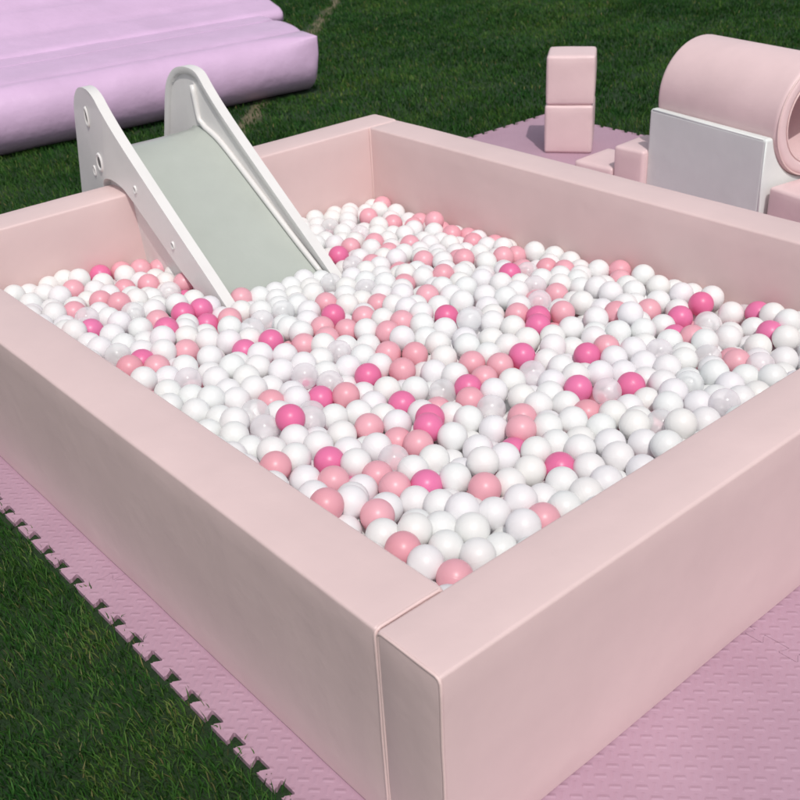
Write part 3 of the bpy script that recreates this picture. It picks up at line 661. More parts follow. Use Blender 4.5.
    2064,1654,190,0,0, 938,331,265,2,0, 874,2820,116,0,0, 309,2068,328,0,6, 1167,2667,214,0,123, 301,1552,151,0,0, 667,2808,158,1,0,
    1076,1011,161,2,0, 1071,1152,89,0,0, 1729,876,129,0,0, 1141,1890,130,1,0, 1594,2171,181,0,0, 256,2504,190,1,0, 1565,873,159,1,0,
    1736,2809,209,0,270, 295,1350,300,0,0, 863,655,196,0,0, 1473,1521,178,1,0, 567,515,277,0,0, 1843,1632,144,1,0, 2105,224,314,0,0,
    1690,2401,119,0,0, 1517,2572,196,0,152, 1880,224,247,0,0, 2066,2336,82,0,0, 2086,2419,79,2,0, 880,2393,104,0,0, 1495,1623,269,0,348,
    396,2439,304,0,137, 2009,2882,119,0,0, 304,2882,289,0,0, 798,822,262,0,208, 1395,416,164,0,0, 650,2319,232,0,0, 1089,877,233,0,40,
    902,1861,263,0,42, 1600,1352,147,0,0, 1282,1578,152,0,0, 1829,2550,136,0,0, 1443,512,262,1,1, 1600,2079,187,0,0, 224,2443,339,0,0,
    1591,1624,204,0,0, 2006,2500,96,1,0, 499,1440,274,0,22, 1810,294,244,0,0, 1788,372,195,2,0, 338,320,280,0,0, 1479,350,277,0,0,
    956,2134,270,0,388, 915,304,338,0,0, 2212,2820,118,1,0, 1381,617,217,0,0, 1200,1711,140,0,0, 1807,1329,220,0,0, 1003,1404,150,0,0,
    503,224,332,0,0, 2123,1574,201,0,0, 538,2102,303,0,219, 1986,1332,127,0,0, 2043,1258,131,2,0, 1205,1548,172,0,3, 436,549,164,0,0,
    1147,469,258,0,0, 1373,2562,217,0,227, 1780,1376,154,0,0, 2212,2742,144,0,0, 698,2598,216,0,0, 281,858,309,0,0, 2212,479,277,0,0,
    224,2403,249,0,0, 2135,1419,187,0,0, 2002,286,205,2,0, 1987,1975,172,0,0, 1050,718,187,1,0, 599,1995,183,0,0, 1431,2656,111,0,0,
    1035,2391,157,0,72, 1645,2465,87,0,0, 569,224,207,1,0, 1181,2353,132,0,0, 2049,1562,169,0,0, 1439,2237,57,0,0, 2001,1768,126,0,0,
    1641,2820,206,0,202, 494,224,247,0,0, 1567,2041,249,0,201, 657,2526,254,0,0, 376,1495,176,0,0, 1505,2588,77,0,0, 224,2882,210,1,0,
    307,2882,197,0,0, 956,2378,139,0,0, 615,2882,182,0,0, 1538,738,128,0,0, 803,1634,172,1,0, 713,1914,211,0,0, 1342,1246,232,0,0,
    1265,1677,183,0,0, 1891,712,241,0,25, 1848,683,126,0,0, 2026,2799,116,0,1, 405,350,199,0,0, 302,2034,217,0,0, 1696,2163,89,0,0,
    1017,2041,131,1,0, 294,2404,320,0,0, 1258,933,245,0,52, 817,2801,182,0,0, 653,2043,236,1,0, 1561,2663,90,0,0, 1700,2530,78,0,0,
    752,2403,275,0,125, 1520,1156,228,0,34, 620,1351,147,0,0, 1949,1449,215,0,0, 1023,1819,224,0,0, 1231,1497,110,2,0, 528,670,166,0,0,
    1209,1068,208,0,0, 822,630,264,0,0, 1799,2712,136,1,0, 454,294,327,0,0, 1288,763,241,0,0, 1019,1919,140,0,0, 2080,2787,179,0,61,
    1536,224,252,0,0, 1277,1800,256,0,112, 447,2020,175,1,0, 392,1057,267,0,9, 1399,1387,237,0,0, 2066,658,119,0,0, 311,2803,313,0,0,
    1062,1443,102,0,0, 927,2594,180,0,0, 310,1194,342,0,57, 1492,1287,114,0,0, 1128,1727,180,0,0, 1247,1824,143,0,0, 1858,847,131,0,0,
    1454,1220,247,0,0, 634,656,286,0,69, 2094,2882,117,2,0, 2060,2221,207,0,110, 1592,284,245,0,0, 543,2459,301,0,192, 1551,2117,254,0,250,
    224,1161,329,0,0, 725,2016,108,2,0, 1074,1896,79,1,0, 1020,2377,76,1,0, 1763,2344,229,0,329, 1314,2390,68,0,0, 1493,1342,296,0,548,
    1152,611,123,0,0, 1646,1737,100,0,0, 593,1188,114,0,0, 2056,224,244,0,0, 1913,726,161,1,0, 2028,733,133,0,0, 2130,1947,77,0,0,
    1696,2882,214,0,218, 742,2046,185,0,0, 2030,2428,138,0,0, 1803,452,129,0,0, 1190,2523,225,0,509, 376,272,338,0,0, 2167,908,165,1,0,
    712,1852,122,0,0, 535,1230,159,0,0, 1302,930,115,2,0, 1922,2380,129,0,0, 757,382,167,0,0, 596,600,166,0,0, 1738,439,182,0,0,
    1357,454,296,0,0, 1397,693,239,1,0, 1441,2367,142,1,0, 1820,2151,157,1,4, 1764,2066,171,0,0, 752,1590,220,0,0, 901,702,113,0,0,
    2212,397,285,0,0, 1861,2325,209,0,118, 1344,2811,228,0,279, 932,2748,234,0,133, 1990,1615,191,0,0, 792,2282,152,1,0, 1141,1313,160,0,0,
    1432,352,203,0,0, 1744,345,263,1,0, 1613,505,185,0,0, 1635,2616,100,0,0, 642,2656,217,0,0, 883,2565,244,0,32, 1693,1855,201,0,0,
    1399,1765,206,1,0, 2039,2256,69,2,0, 350,1129,281,0,0, 2212,2804,202,1,160, 1160,265,176,2,0, 804,2773,102,0,0, 472,2297,176,0,0,
    325,2130,187,0,0, 2212,1886,158,0,0, 1727,2343,67,2,0, 2144,1364,124,0,0, 1957,1163,228,0,0, 1073,1297,113,2,0, 569,1649,231,0,0,
    1297,2159,248,0,178, 667,967,133,1,0, 476,1077,259,0,31, 1373,774,245,1,40, 1384,2882,204,0,38, 2212,2315,100,1,0, 1819,2341,70,0,0,
    224,2686,174,1,0, 565,1607,157,0,0, 1282,1587,292,1,437, 1618,1286,222,0,0, 2164,1328,200,0,0, 1312,803,94,0,0, 1222,626,240,0,0,
    224,1716,313,1,0, 1109,2771,219,0,190, 1891,884,199,0,0, 296,1871,193,0,0, 1310,2296,96,0,0, 2139,440,285,0,0, 2150,298,163,0,0,
    228,1922,189,0,0, 808,2640,118,0,0, 565,1112,145,0,0, 2212,657,248,0,0, 1766,1874,260,0,125, 767,475,232,0,0, 934,1196,225,0,0,
    1558,358,255,0,0, 224,308,348,0,0, 553,1962,246,0,0, 1864,356,224,1,0, 859,1343,109,2,0, 672,1049,264,0,59, 2048,1370,84,0,0,
    1682,1373,148,0,0, 1943,2804,129,1,0, 1776,1536,135,0,0, 1275,1950,210,0,0, 576,2738,145,0,0, 1526,2179,218,0,4, 1349,1629,158,0,0,
    1604,949,166,0,0, 1525,2351,143,0,1, 1863,2466,189,0,6, 293,1669,185,0,0, 470,2383,189,1,0, 2058,359,164,0,0, 1574,1639,283,0,311,
    1941,2449,82,0,0, 308,224,346,0,0, 1290,1661,105,0,0, 224,458,292,0,0, 580,2039,267,0,1, 289,1613,260,0,0, 578,789,170,0,1,
    741,816,198,1,0, 298,1804,245,1,0, 1515,1686,135,0,0, 1394,1172,299,0,529, 1595,1469,279,0,283, 2134,1198,148,0,0, 834,713,249,1,7,
    719,1997,251,0,0, 827,2070,216,1,3, 1841,2375,145,1,0, 1535,2699,200,0,303, 1714,2633,75,0,0, 729,1745,223,0,0, 469,2448,266,0,0,
    1161,1137,213,0,3, 1979,2882,197,0,90, 702,2379,207,0,0, 1768,1937,205,0,0, 1563,808,232,0,0, 929,2814,179,0,0, 1602,448,123,1,0,
    1957,1925,110,0,0, 659,1173,244,0,0, 739,1150,230,0,2, 979,359,135,0,0, 648,2710,282,0,267, 1044,1231,160,0,0, 1655,431,187,0,0,
    1921,1553,209,1,0, 1586,1542,218,1,0, 1279,1077,164,1,0, 2122,2276,60,0,0, 578,594,248,0,0, 1611,875,232,0,0, 994,1027,146,0,0,
    2142,2566,149,0,14, 573,1489,240,0,0, 687,1684,115,0,0, 407,2498,248,0,0, 1175,884,118,1,0, 1545,1328,232,0,0, 799,1017,172,0,0,
    1928,2178,79,0,0, 1891,1567,116,0,0, 753,2834,133,0,0, 1432,1714,148,0,0, 1538,2397,212,1,484, 511,382,228,1,0, 1568,2577,132,0,0,
    1492,2769,191,0,196, 1954,2448,165,0,0, 803,224,262,1,0, 456,701,240,0,0, 1336,315,170,1,0, 1902,966,205,0,5, 408,928,252,0,0,
    652,2305,147,0,0, 451,1154,260,1,0, 2136,809,120,0,0, 1695,1046,279,0,155, 400,738,287,0,27, 1909,2727,136,0,0, 1126,1972,133,0,0,
    244,346,275,2,0, 350,1612,318,0,241, 735,971,197,0,0, 253,1487,241,0,0, 512,1791,177,0,0, 348,526,282,0,0, 497,2101,167,1,0,
    343,877,253,1,0, 1076,1639,78,0,0, 1842,2009,98,0,0, 1773,2495,105,0,0, 1278,1037,239,0,0, 347,1605,198,0,0, 2088,409,226,0,0,
    327,606,274,0,0, 261,1122,268,0,0, 1737,1156,244,0,38, 1496,1024,150,0,0, 1772,290,318,0,0, 760,1705,156,0,0, 1989,1696,168,0,0,
    1985,1103,276,0,136, 310,2288,186,0,0, 2170,2496,112,0,0, 1797,2843,64,1,0, 1888,1968,156,0,0, 1239,1414,97,0,0, 1869,563,204,2,0,
    2032,1910,147,1,0, 2003,1477,273,0,227, 754,586,177,0,0, 526,2770,206,0,0, 1503,947,183,1,0, 1073,1924,209,0,0, 1954,2335,189,0,24,
    526,2032,205,0,0, 970,2805,105,1,0, 2156,2246,131,0,0, 1609,224,190,0,0, 564,449,226,0,0, 641,2778,231,0,0, 950,796,145,0,0,
    2059,687,198,1,0, 1256,1137,221,0,0, 788,2270,235,0,0, 620,1670,165,0,0, 748,1047,232,0,0, 1310,900,294,0,482, 696,733,131,0,0,
    390,1699,182,2,0, 1794,809,294,0,429, 1518,1588,198,0,0, 1429,795,183,0,0, 728,2620,86,0,0, 1097,876,150,0,0, 1919,1810,98,0,0,
    723,1278,136,0,0, 1128,746,200,0,0, 365,1817,163,0,0, 1038,1100,146,0,0, 340,2805,208,1,0, 1748,2726,208,0,198, 2212,2672,55,0,0,
    417,2156,265,0,0, 946,2681,186,0,0, 2109,1787,154,0,0, 474,781,262,2,0, 1820,758,228,1,0, 439,801,187,0,0, 1135,324,294,0,0,
    1799,1214,143,0,0, 1759,1717,215,0,0, 1727,1345,213,0,0, 816,503,170,0,0, 1258,2477,213,0,485, 398,2835,158,0,0, 2212,2134,58,0,0,
    1694,285,234,0,0, 1021,1402,282,0,556, 1214,1908,171,0,0, 1388,583,126,1,0, 895,2244,188,1,0, 884,1322,257,0,274, 2037,1518,99,2,0,
    523,655,249,1,0, 2096,1493,186,0,0, 1391,747,126,0,0, 1175,2082,247,0,63, 1154,1411,110,0,0, 224,2485,266,0,0, 902,605,254,0,9,
    1091,2004,201,0,2, 271,267,284,0,0, 224,751,209,0,0, 224,568,207,0,0, 1488,582,250,0,0, 224,2098,342,0,0, 2159,591,117,0,0,
    1458,289,153,0,0, 1698,1924,245,0,66, 307,993,340,0,21, 1190,378,157,0,0, 655,1859,182,1,0, 2040,1830,172,0,0, 891,1393,168,1,0,
    621,435,284,0,83, 1094,1660,213,1,0, 793,306,245,0,0, 507,1346,246,0,3, 1784,980,128,1,0, 725,255,254,0,0, 1976,1222,172,0,0,
    1663,1376,291,0,305, 1897,539,281,0,154, 1695,320,327,0,0, 1964,2642,176,0,66, 2118,1041,151,2,0, 224,699,283,0,0, 697,1673,198,0,0,
    1979,2143,162,0,0, 1285,1315,232,0,21, 2030,1628,118,1,0, 1194,1780,92,0,0, 902,619,130,1,0, 1904,2333,61,0,0, 700,2433,142,1,0,
    1093,1162,170,0,0, 1861,2882,209,0,198, 978,1442,79,0,0, 1563,1638,83,1,0, 478,1703,186,0,0, 589,384,177,1,0, 2212,315,289,0,0,
    568,2524,175,0,0, 491,2329,252,0,0, 224,523,347,0,0, 372,2059,176,2,0, 1015,995,219,0,0, 1460,461,197,0,0, 1962,2745,71,1,0,
    2212,1150,134,0,0, 862,571,188,0,0, 1244,2565,136,0,5, 1012,224,342,0,0, 1124,224,339,0,0, 1917,1488,146,0,0, 1010,1662,205,0,0,
    1715,1531,249,0,7, 1919,1281,144,0,0, 1063,1303,199,0,0, 880,2084,134,0,0, 390,575,229,1,0, 1576,2370,77,1,0, 1868,287,305,0,0,
    1511,297,219,1,0, 753,303,319,0,0, 1588,1820,128,1,0, 662,1744,170,0,0, 1880,2039,233,0,101, 2127,1165,225,0,31, 877,896,149,0,0,
    1424,224,341,0,0, 1155,1580,104,2,0, 842,887,227,0,0, 1935,1274,226,0,0, 823,2429,154,1,0, 1785,224,212,0,0, 1708,2082,110,0,0,
    429,363,287,0,0, 1875,999,275,0,67, 929,2460,121,0,0, 962,2315,82,0,0, 1089,498,209,0,0, 1035,2127,246,0,2, 1081,266,204,1,0,
    1707,1519,89,0,0, 814,774,197,1,0, 460,1198,188,0,0, 1689,569,225,0,3, 1070,807,195,0,0, 1333,1980,257,0,282, 520,1730,118,1,0,
    1552,448,191,2,0, 1436,1113,238,0,3, 1494,1605,119,0,0, 2058,1975,217,0,230, 361,2649,296,0,61, 1298,493,123,0,0, 305,309,356,0,0,
    952,490,249,0,0, 1562,1063,112,0,0, 1814,2296,140,1,0, 817,1866,294,0,369, 1993,2040,52,0,0, 2007,2050,136,0,0, 2065,1442,125,1,0,
    1127,799,133,0,0, 1535,709,287,0,318, 1162,1613,203,0,0, 303,2571,170,0,0, 833,2408,235,0,12, 1900,2298,138,0,0, 515,1051,190,0,0,
    1126,1729,96,0,0, 1618,2682,148,0,0, 1059,1692,142,0,0, 1367,287,329,0,0, 1433,2821,211,0,235, 474,1384,179,0,0, 298,2149,328,0,0,
    1303,497,250,1,0, 1473,1550,256,0,5, 1369,2613,151,0,0, 2096,1123,157,0,0, 531,2882,201,0,0, 389,451,291,0,0, 1865,1101,165,2,0,
    1994,2713,143,0,4, 2135,1649,237,0,136, 1963,849,226,1,0, 1034,2191,224,0,21, 1456,2516,67,0,0, 1468,1656,197,2,0, 1425,1590,164,0,0,
    1085,1377,235,0,1, 1891,1181,171,0,0, 1785,1059,158,0,0, 301,1275,331,0,0, 2031,730,265,0,144, 1033,488,270,0,0, 1659,2130,159,1,0,
    2138,397,160,0,0, 1510,2804,110,0,0, 809,1749,246,0,2, 1524,2433,136,0,12, 1044,429,209,1,0, 513,1134,208,0,0, 458,2106,320,0,359,
    1748,927,228,0,0, 1052,1734,214,2,0, 1058,2582,234,1,231, 851,2315,204,0,0, 1438,1686,271,0,138, 1438,1459,221,0,8, 1804,865,233,0,0,
    850,2476,90,0,0, 1450,1174,180,0,0, 1266,2356,134,0,0, 419,2472,168,0,0, 1952,1104,170,0,0, 1411,1254,185,0,0, 1139,2368,59,0,0,
    1281,857,154,0,0, 1225,2293,93,1,0, 1043,2297,96,0,0, 1290,415,266,0,0, 1829,1720,261,0,126, 972,387,215,0,0, 1739,2145,160,0,0,
    224,803,277,0,0, 880,2747,169,0,0, 1710,1091,132,0,0, 1504,424,257,0,0, 412,639,277,0,0, 924,1472,160,0,0, 1118,1239,195,1,0,
    1899,2180,221,0,153, 397,2560,172,0,0, 526,1212,240,0,0, 765,2487,134,0,0, 995,2239,58,0,0, 1618,2251,164,0,0, 972,454,165,0,0,
    1657,1584,231,0,14, 653,2538,173,0,0, 984,1623,134,0,0, 1696,2080,216,1,68, 1072,1776,142,0,0, 1227,2018,222,0,5, 1097,963,229,0,0,
    392,1125,208,0,0, 1259,2442,105,0,0, 262,2357,188,1,0, 515,2668,237,0,0, 1643,847,142,0,0, 1695,1772,207,0,0, 2139,469,205,0,0,
    1697,1720,273,0,189, 999,1253,91,0,0, 693,2254,259,0,4, 581,1101,241,1,0, 726,1056,89,0,0, 2054,442,296,0,0, 1106,719,122,2,0,
    1200,985,216,0,80, 1222,280,283,1,0, 397,1825,255,0,0, 1545,2482,205,0,222, 224,2586,300,1,0, 1530,579,180,0,0, 675,579,144,0,0,
    2101,958,150,2,0, 1509,376,187,0,0, 1220,2600,208,0,90, 499,449,279,0,0, 740,1194,133,0,0, 819,1285,212,0,0, 2067,587,219,0,31,
    1230,442,196,0,0, 1196,461,121,1,0, 1174,2434,100,0,0, 898,2265,269,0,215, 1572,1025,187,0,0, 1270,686,123,0,0, 1324,2238,253,0,258,
    1654,992,220,0,0, 1479,1380,222,0,48, 605,2584,223,0,0, 2050,2568,123,1,0, 512,587,154,0,0, 1371,224,274,0,0, 2103,363,291,0,0,
    2212,1535,186,2,0, 951,2043,211,1,0, 1339,2465,116,0,0, 1550,1492,159,0,0, 631,2383,127,0,0, 1103,2230,252,0,336, 1464,224,207,0,0,
    672,1569,197,0,0, 1743,793,231,0,0, 2163,2659,121,1,0, 224,1410,327,0,0, 2212,845,135,0,0, 1185,1664,70,0,0, 1781,1397,266,1,43,
    1236,224,340,0,0, 1213,2155,242,0,196, 345,224,273,1,0, 775,1445,230,0,13, 269,1238,196,0,0, 1316,1392,231,0,24, 1527,664,169,0,0,
    1054,1977,91,0,0, 1926,2043,162,2,0, 2144,609,247,0,0, 684,850,248,0,0, 838,2589,179,0,0, 558,1312,189,0,0, 611,2150,172,0,0,
    1584,1996,181,0,0, 1683,2763,164,0,4, 2166,2001,139,0,0, 1263,2644,150,0,0, 1008,224,195,1,0, 2090,1265,201,0,0, 264,530,273,1,0,
    1338,538,183,0,0, 825,2196,211,0,0, 1665,1209,233,1,27, 883,2600,107,0,0, 483,2027,312,0,317, 2094,1360,234,0,0, 2212,583,289,0,0,
    2093,760,224,1,0, 504,2624,128,2,0, 831,1826,221,0,0, 964,1246,168,0,0, 1009,1937,258,0,136, 1309,2600,94,0,0, 1839,1408,208,0,0,
    2212,224,282,0,0, 1756,295,177,1,0, 1775,589,236,0,0, 1172,692,242,1,0, 846,1462,191,0,0, 2212,2218,77,0,0, 1017,2509,232,0,431,
    2173,2163,128,0,0, 1645,386,316,0,297, 846,1816,132,0,0, 589,960,166,0,0, 1646,2543,142,0,0, 1586,2882,203,0,237, 1418,1992,194,0,0,
    1327,2125,183,2,0, 750,977,115,0,0, 2021,2501,180,0,100, 1270,2842,136,0,0, 2050,1297,270,0,88, 1886,2847,74,1,0, 1660,1625,156,0,0,
    458,995,257,1,0, 491,1658,259,0,0, 952,1099,134,2,0, 2124,2636,193,0,109, 478,495,213,0,0, 357,796,247,0,0, 600,1041,296,0,475,
    677,2457,219,0,0, 1382,476,222,0,0, 425,2593,300,0,37, 1654,652,239,0,0, 1400,1532,218,0,0, 1440,2573,128,0,0, 1854,1256,191,1,16,
    814,2031,142,0,0, 2025,1976,96,0,0, 1138,1500,238,0,1, 1575,1109,182,1,0, 1767,1292,155,1,0, 970,1965,81,0,0, 1870,2088,77,2,0,
    293,2532,260,2,0, 1314,2624,213,0,115, 1246,1757,193,0,0, 361,2761,140,0,0, 1418,1587,80,1,0, 2212,2757,61,0,0, 1621,1953,266,0,300,
    822,1366,220,1,0, 1422,546,194,0,0, 1785,2435,160,0,2, 1698,698,157,0,0, 1699,1547,168,0,0, 1832,2882,131,2,0, 991,810,218,0,0,
    1672,2691,207,0,220, 1224,2376,63,0,0, 911,859,259,0,93, 1132,2155,254,0,257, 2181,1802,116,2,0, 1723,2289,178,0,0, 1148,246,262,0,0,
    2212,687,151,0,0, 1524,1489,241,0,0, 1346,804,172,0,0, 1488,1870,139,0,0, 1161,911,209,0,10, 293,2322,332,1,0, 1049,322,258,0,0,
    738,613,255,0,0, 2111,732,147,0,0, 1693,2365,195,0,23, 381,647,186,0,0, 584,2646,277,0,203, 302,1461,315,0,0, 1777,2569,200,0,88,
    1700,1704,156,0,0, 858,355,260,0,0, 500,2702,162,0,0, 731,2520,204,2,0, 1399,2505,155,0,12, 505,1462,195,0,0, 224,2006,199,0,0,
    817,622,135,0,0, 2212,1633,179,0,0, 528,1880,278,0,38, 1622,1431,166,0,0, 2054,1901,66,1,0, 1979,2038,226,0,170, 1529,307,329,0,0,
    1140,2289,91,1,0, 1701,2813,89,0,0, 1935,2221,152,2,0, 918,1283,109,0,0, 1306,845,233,1,0, 1233,925,165,1,0, 224,998,343,0,0,
    1931,2105,221,0,123, 1848,2498,68,1,0, 1899,2138,148,0,0, 555,528,197,0,0, 639,1079,118,0,0, 1270,2232,54,0,0, 818,1480,114,2,0,
    533,1501,125,0,0, 224,1793,287,0,0, 522,299,218,0,0, 660,2611,290,0,211, 1228,465,273,0,0, 2017,958,154,1,0, 347,1672,250,0,0,
    303,1037,201,1,0, 2212,1946,99,1,0, 270,650,231,1,0, 604,2806,102,0,0, 1644,2022,233,0,69, 1384,1682,213,1,0, 1059,419,127,0,0,
    2055,1192,184,0,0, 458,1230,277,0,8, 1368,551,259,1,4, 1919,2822,207,0,217, 2016,2216,138,0,0, 393,492,217,0,0, 1329,2780,151,0,0,
    706,2541,107,0,0, 1001,2636,232,0,28, 392,1564,265,0,0, 413,2291,237,0,0, 2212,275,215,0,0, 900,495,183,0,0, 1067,224,276,2,0,
    1543,1840,196,0,0, 2007,875,141,0,0, 1841,1839,242,0,89, 1502,1119,143,0,0, 2077,2275,143,0,0, 683,1985,176,2,0, 1815,1774,193,0,0,
    334,802,326,0,0, 1644,1885,112,0,0, 1704,361,190,1,0, 1660,2607,211,0,253, 1548,1420,201,0,1, 2161,357,232,0,0, 602,1532,164,0,0,
    1247,2111,180,0,0, 850,224,332,0,0, 1113,2589,93,1,0, 1733,224,280,0,0, 1800,524,174,0,0, 1107,2515,237,0,481, 357,1353,243,0,0,
    561,397,318,0,584, 1508,1073,218,2,0, 1525,2238,60,0,0, 1764,730,284,0,194, 958,2640,114,0,0, 1374,968,158,0,0, 757,2068,264,0,147,
    1700,994,116,0,0, 445,2667,283,0,107, 971,734,198,2,0, 2008,434,224,0,0, 1567,1038,269,0,335, 1242,1605,222,0,0, 1255,527,188,0,0,
    422,2373,257,0,0, 346,1271,178,1,0, 1981,494,170,0,0, 613,1266,144,0,0, 1397,274,212,0,0, 597,1798,167,0,0, 2135,1644,147,0,0,
    1388,2043,255,0,246, 767,224,339,0,0, 1484,520,142,0,0, 892,1527,217,0,0, 585,347,253,0,0, 506,749,191,0,2, 873,975,176,0,0,
    2114,2164,186,0,49, 1185,1268,103,1,0, 1092,1369,70,0,0, 1061,1525,227,1,0, 298,1676,317,0,0, 1984,1418,133,0,0, 1506,2859,211,0,239,
    992,1550,93,1,0, 1093,2084,259,0,155, 1927,411,234,0,0, 1420,1019,286,0,439, 857,1169,213,0,0, 483,1277,207,0,0, 2141,1466,100,1,0,
    1338,721,188,1,0, 1609,2083,104,0,0, 1011,2595,164,0,0, 888,736,188,0,0, 669,2400,278,0,36, 1251,2675,226,0,324, 1890,1771,230,0,21,
    224,392,342,0,0, 1367,1316,117,0,0, 1308,685,257,1,11, 580,1749,291,0,236, 278,1721,250,0,0, 1334,1097,225,1,7, 1016,627,204,0,0,
    1656,1953,181,0,0, 1387,665,148,0,0, 1016,850,147,0,0, 1491,1275,198,0,0, 1453,754,251,0,1, 816,1141,278,0,365, 707,520,195,1,0,
    1940,2515,205,0,208, 1303,2419,175,1,115, 832,347,181,0,0, 2012,1487,174,1,0, 882,821,190,0,0, 548,1589,300,0,316, 712,2699,229,0,0,
    798,2568,248,0,33, 1743,1231,207,0,0, 749,1345,183,1,0, 2037,1118,214,0,0, 458,2775,156,0,0, 1093,565,163,0,0, 1673,920,258,0,30,
    2144,1280,136,0,0, 1892,2603,159,1,0, 882,2009,96,0,0, 912,1766,153,2,0, 224,1872,257,0,0, 561,1724,192,0,0, 441,290,244,0,0,
    1542,939,108,0,0, 308,1197,259,0,0, 295,1763,319,0,0, 1761,2023,77,1,0, 308,2722,305,0,0, 1450,2882,153,0,0, 282,829,223,0,0,
    1067,2455,197,0,370, 2212,430,207,0,0, 798,552,240,0,0, 2140,2415,146,0,1, 1417,1610,243,0,17, 1815,224,298,0,0, 727,1511,209,0,0,
    1394,2750,198,0,94, 900,2111,211,0,0, 526,2594,203,0,0, 1999,1545,233,0,1, 2212,769,169,0,0, 947,579,189,0,0, 775,2128,188,1,0,
    1609,1205,172,1,0, 365,2093,253,0,0, 468,2830,218,0,0, 269,2821,241,1,0, 1453,2776,53,2,0, 2118,1545,122,2,0, 1251,2227,248,0,250,
    281,2757,169,2,0, 1314,2048,215,0,20, 1846,2112,228,0,124, 478,1575,258,0,0, 887,1434,94,0,0, 1098,2631,166,0,0, 926,224,230,0,0,
    2162,715,212,1,0, 1589,619,134,0,0, 1476,1738,216,0,0, 374,425,170,0,0, 788,1211,198,0,0, 1028,1502,153,0,0, 1285,2550,229,1,323,
    1293,1870,195,0,0, 1115,483,130,0,0, 1624,2805,119,0,0, 1078,2548,163,1,0, 1098,2349,130,0,0, 382,1945,261,1,0, 1989,1695,84,1,0,
    1421,1023,113,0,0, 371,2644,213,0,0, 808,848,158,0,0, 1421,1100,154,0,0, 1506,2639,148,2,0, 224,1809,203,1,0, 2014,601,155,0,0,
    801,1665,93,0,0, 1946,2661,96,1,0, 1926,1504,277,0,281, 1999,2306,125,0,0, 596,1890,231,1,7, 1460,1821,203,0,0, 672,319,323,0,0,
    1596,2549,208,0,233, 1840,765,144,1,0, 1039,2632,94,1,0, 720,2352,129,0,0, 286,1317,222,0,0, 2147,821,202,1,0, 283,2209,203,0,0,
    1554,1232,231,1,0, 1945,1632,124,0,0, 981,2444,191,2,8, 584,2714,225,1,0, 996,1346,223,1,0, 1566,960,238,0,0, 2084,2532,54,1,0,
    802,2361,109,0,0, 1213,1126,148,0,0, 1214,1352,147,0,0, 505,924,259,2,8, 389,733,201,0,0, 1604,775,166,0,0, 805,1523,231,2,8,
    308,582,196,0,0, 872,274,271,0,0, 604,825,242,0,0, 678,1506,140,0,0, 643,1598,124,1,0, 1484,1967,143,0,0, 1020,1487,286,0,505,
    854,1957,157,2,0, 1622,1140,118,2,0, 1010,2720,94,1,0, 1466,2016,265,0,247, 1703,2480,147,0,0, 307,1054,283,0,0, 1780,711,170,0,0,
    1667,621,161,0,0, 2031,902,217,1,14, 1210,321,215,0,0, 1516,1362,149,0,0, 595,2472,235,0,0, 873,2084,283,1,312, 306,456,282,0,0,
    224,483,213,0,0, 685,235,325,0,0, 675,1307,196,0,0, 632,1368,229,0,0, 224,1325,330,1,0, 224,2712,310,1,0, 2212,1866,73,0,0,
    1655,2731,91,0,0, 813,2551,107,0,0, 537,2410,232,0,0, 654,301,240,0,0, 855,2726,250,0,180, 224,1561,270,0,0, 1431,2785,134,0,0,
    956,956,174,1,0, 431,1556,191,0,0, 1951,2098,97,2,0, 1804,906,162,0,0, 1357,1537,146,0,0, 1810,1097,229,0,0, 1322,2540,154,0,0,
    658,900,183,0,0, 2212,2026,72,0,0, 1300,1353,156,2,0, 266,409,224,0,0, 501,2164,259,0,0, 971,1731,229,0,0, 1737,662,225,1,7,
    1927,2002,88,0,0, 2212,2088,129,0,0, 1565,648,242,2,0, 1965,224,247,1,0, 1559,1977,103,0,0, 2093,2193,110,1,0, 2131,2088,132,0,0,
    1170,1086,87,0,0, 743,1452,152,0,0, 1184,2228,52,0,0, 1150,826,216,0,0, 642,737,197,0,0, 1920,635,242,0,23, 1953,569,204,0,0,
    577,877,180,0,0, 991,1830,144,0,0, 1206,2712,97,1,0, 224,1632,311,0,0, 224,1003,195,0,0, 1380,1391,157,0,0, 787,395,245,0,0,
    1743,1632,139,0,0, 1696,510,167,0,0, 884,2527,149,2,0, 1316,1188,289,0,451, 1066,2748,151,0,0, 1733,865,283,0,215, 876,1672,224,0,0,
    1875,1830,166,0,0, 1613,1374,227,0,0, 1188,1468,178,1,0, 814,1154,142,0,0, 1479,2300,97,0,0, 1902,625,160,0,0, 365,842,177,0,0,
    2038,1410,196,1,0, 1734,1000,193,1,0, 693,931,251,1,0, 257,757,334,0,0, 1284,224,271,0,0, 330,2002,288,1,0, 2128,2031,69,1,0,
    1134,1655,138,0,0, 935,1982,156,1,0, 224,1955,267,0,0, 1178,2642,137,0,0, 1601,525,266,0,32, 1316,1637,234,0,0, 2194,498,147,0,0,
    1733,2264,98,0,0, 1575,1575,138,0,0, 1070,284,331,0,0, 1162,2563,156,0,28, 1375,2848,129,0,0, 2058,444,156,0,0, 1925,224,173,0,0,
    452,2633,195,0,0, 458,2559,232,2,0, 1692,1283,256,0,20, 806,1075,112,0,0, 984,2751,168,0,0, 559,2110,224,0,0, 327,2575,324,0,79,
    659,603,224,1,0, 1684,1284,172,0,0, 1446,2042,132,1,0, 1066,2808,92,1,0, 1650,2245,87,0,0, 1525,737,210,0,0, 601,2882,293,0,266,
    307,2655,157,0,0, 224,1546,188,0,0, 274,935,210,0,0, 1334,1715,156,0,0, 584,2588,122,0,0, 1552,1697,213,0,0, 224,224,340,0,0,
    1487,1922,280,0,362, 978,671,142,0,0, 909,1935,219,0,0, 1911,489,217,0,0, 1749,1774,142,0,0, 1450,2530,211,0,401, 2212,1232,154,0,0,
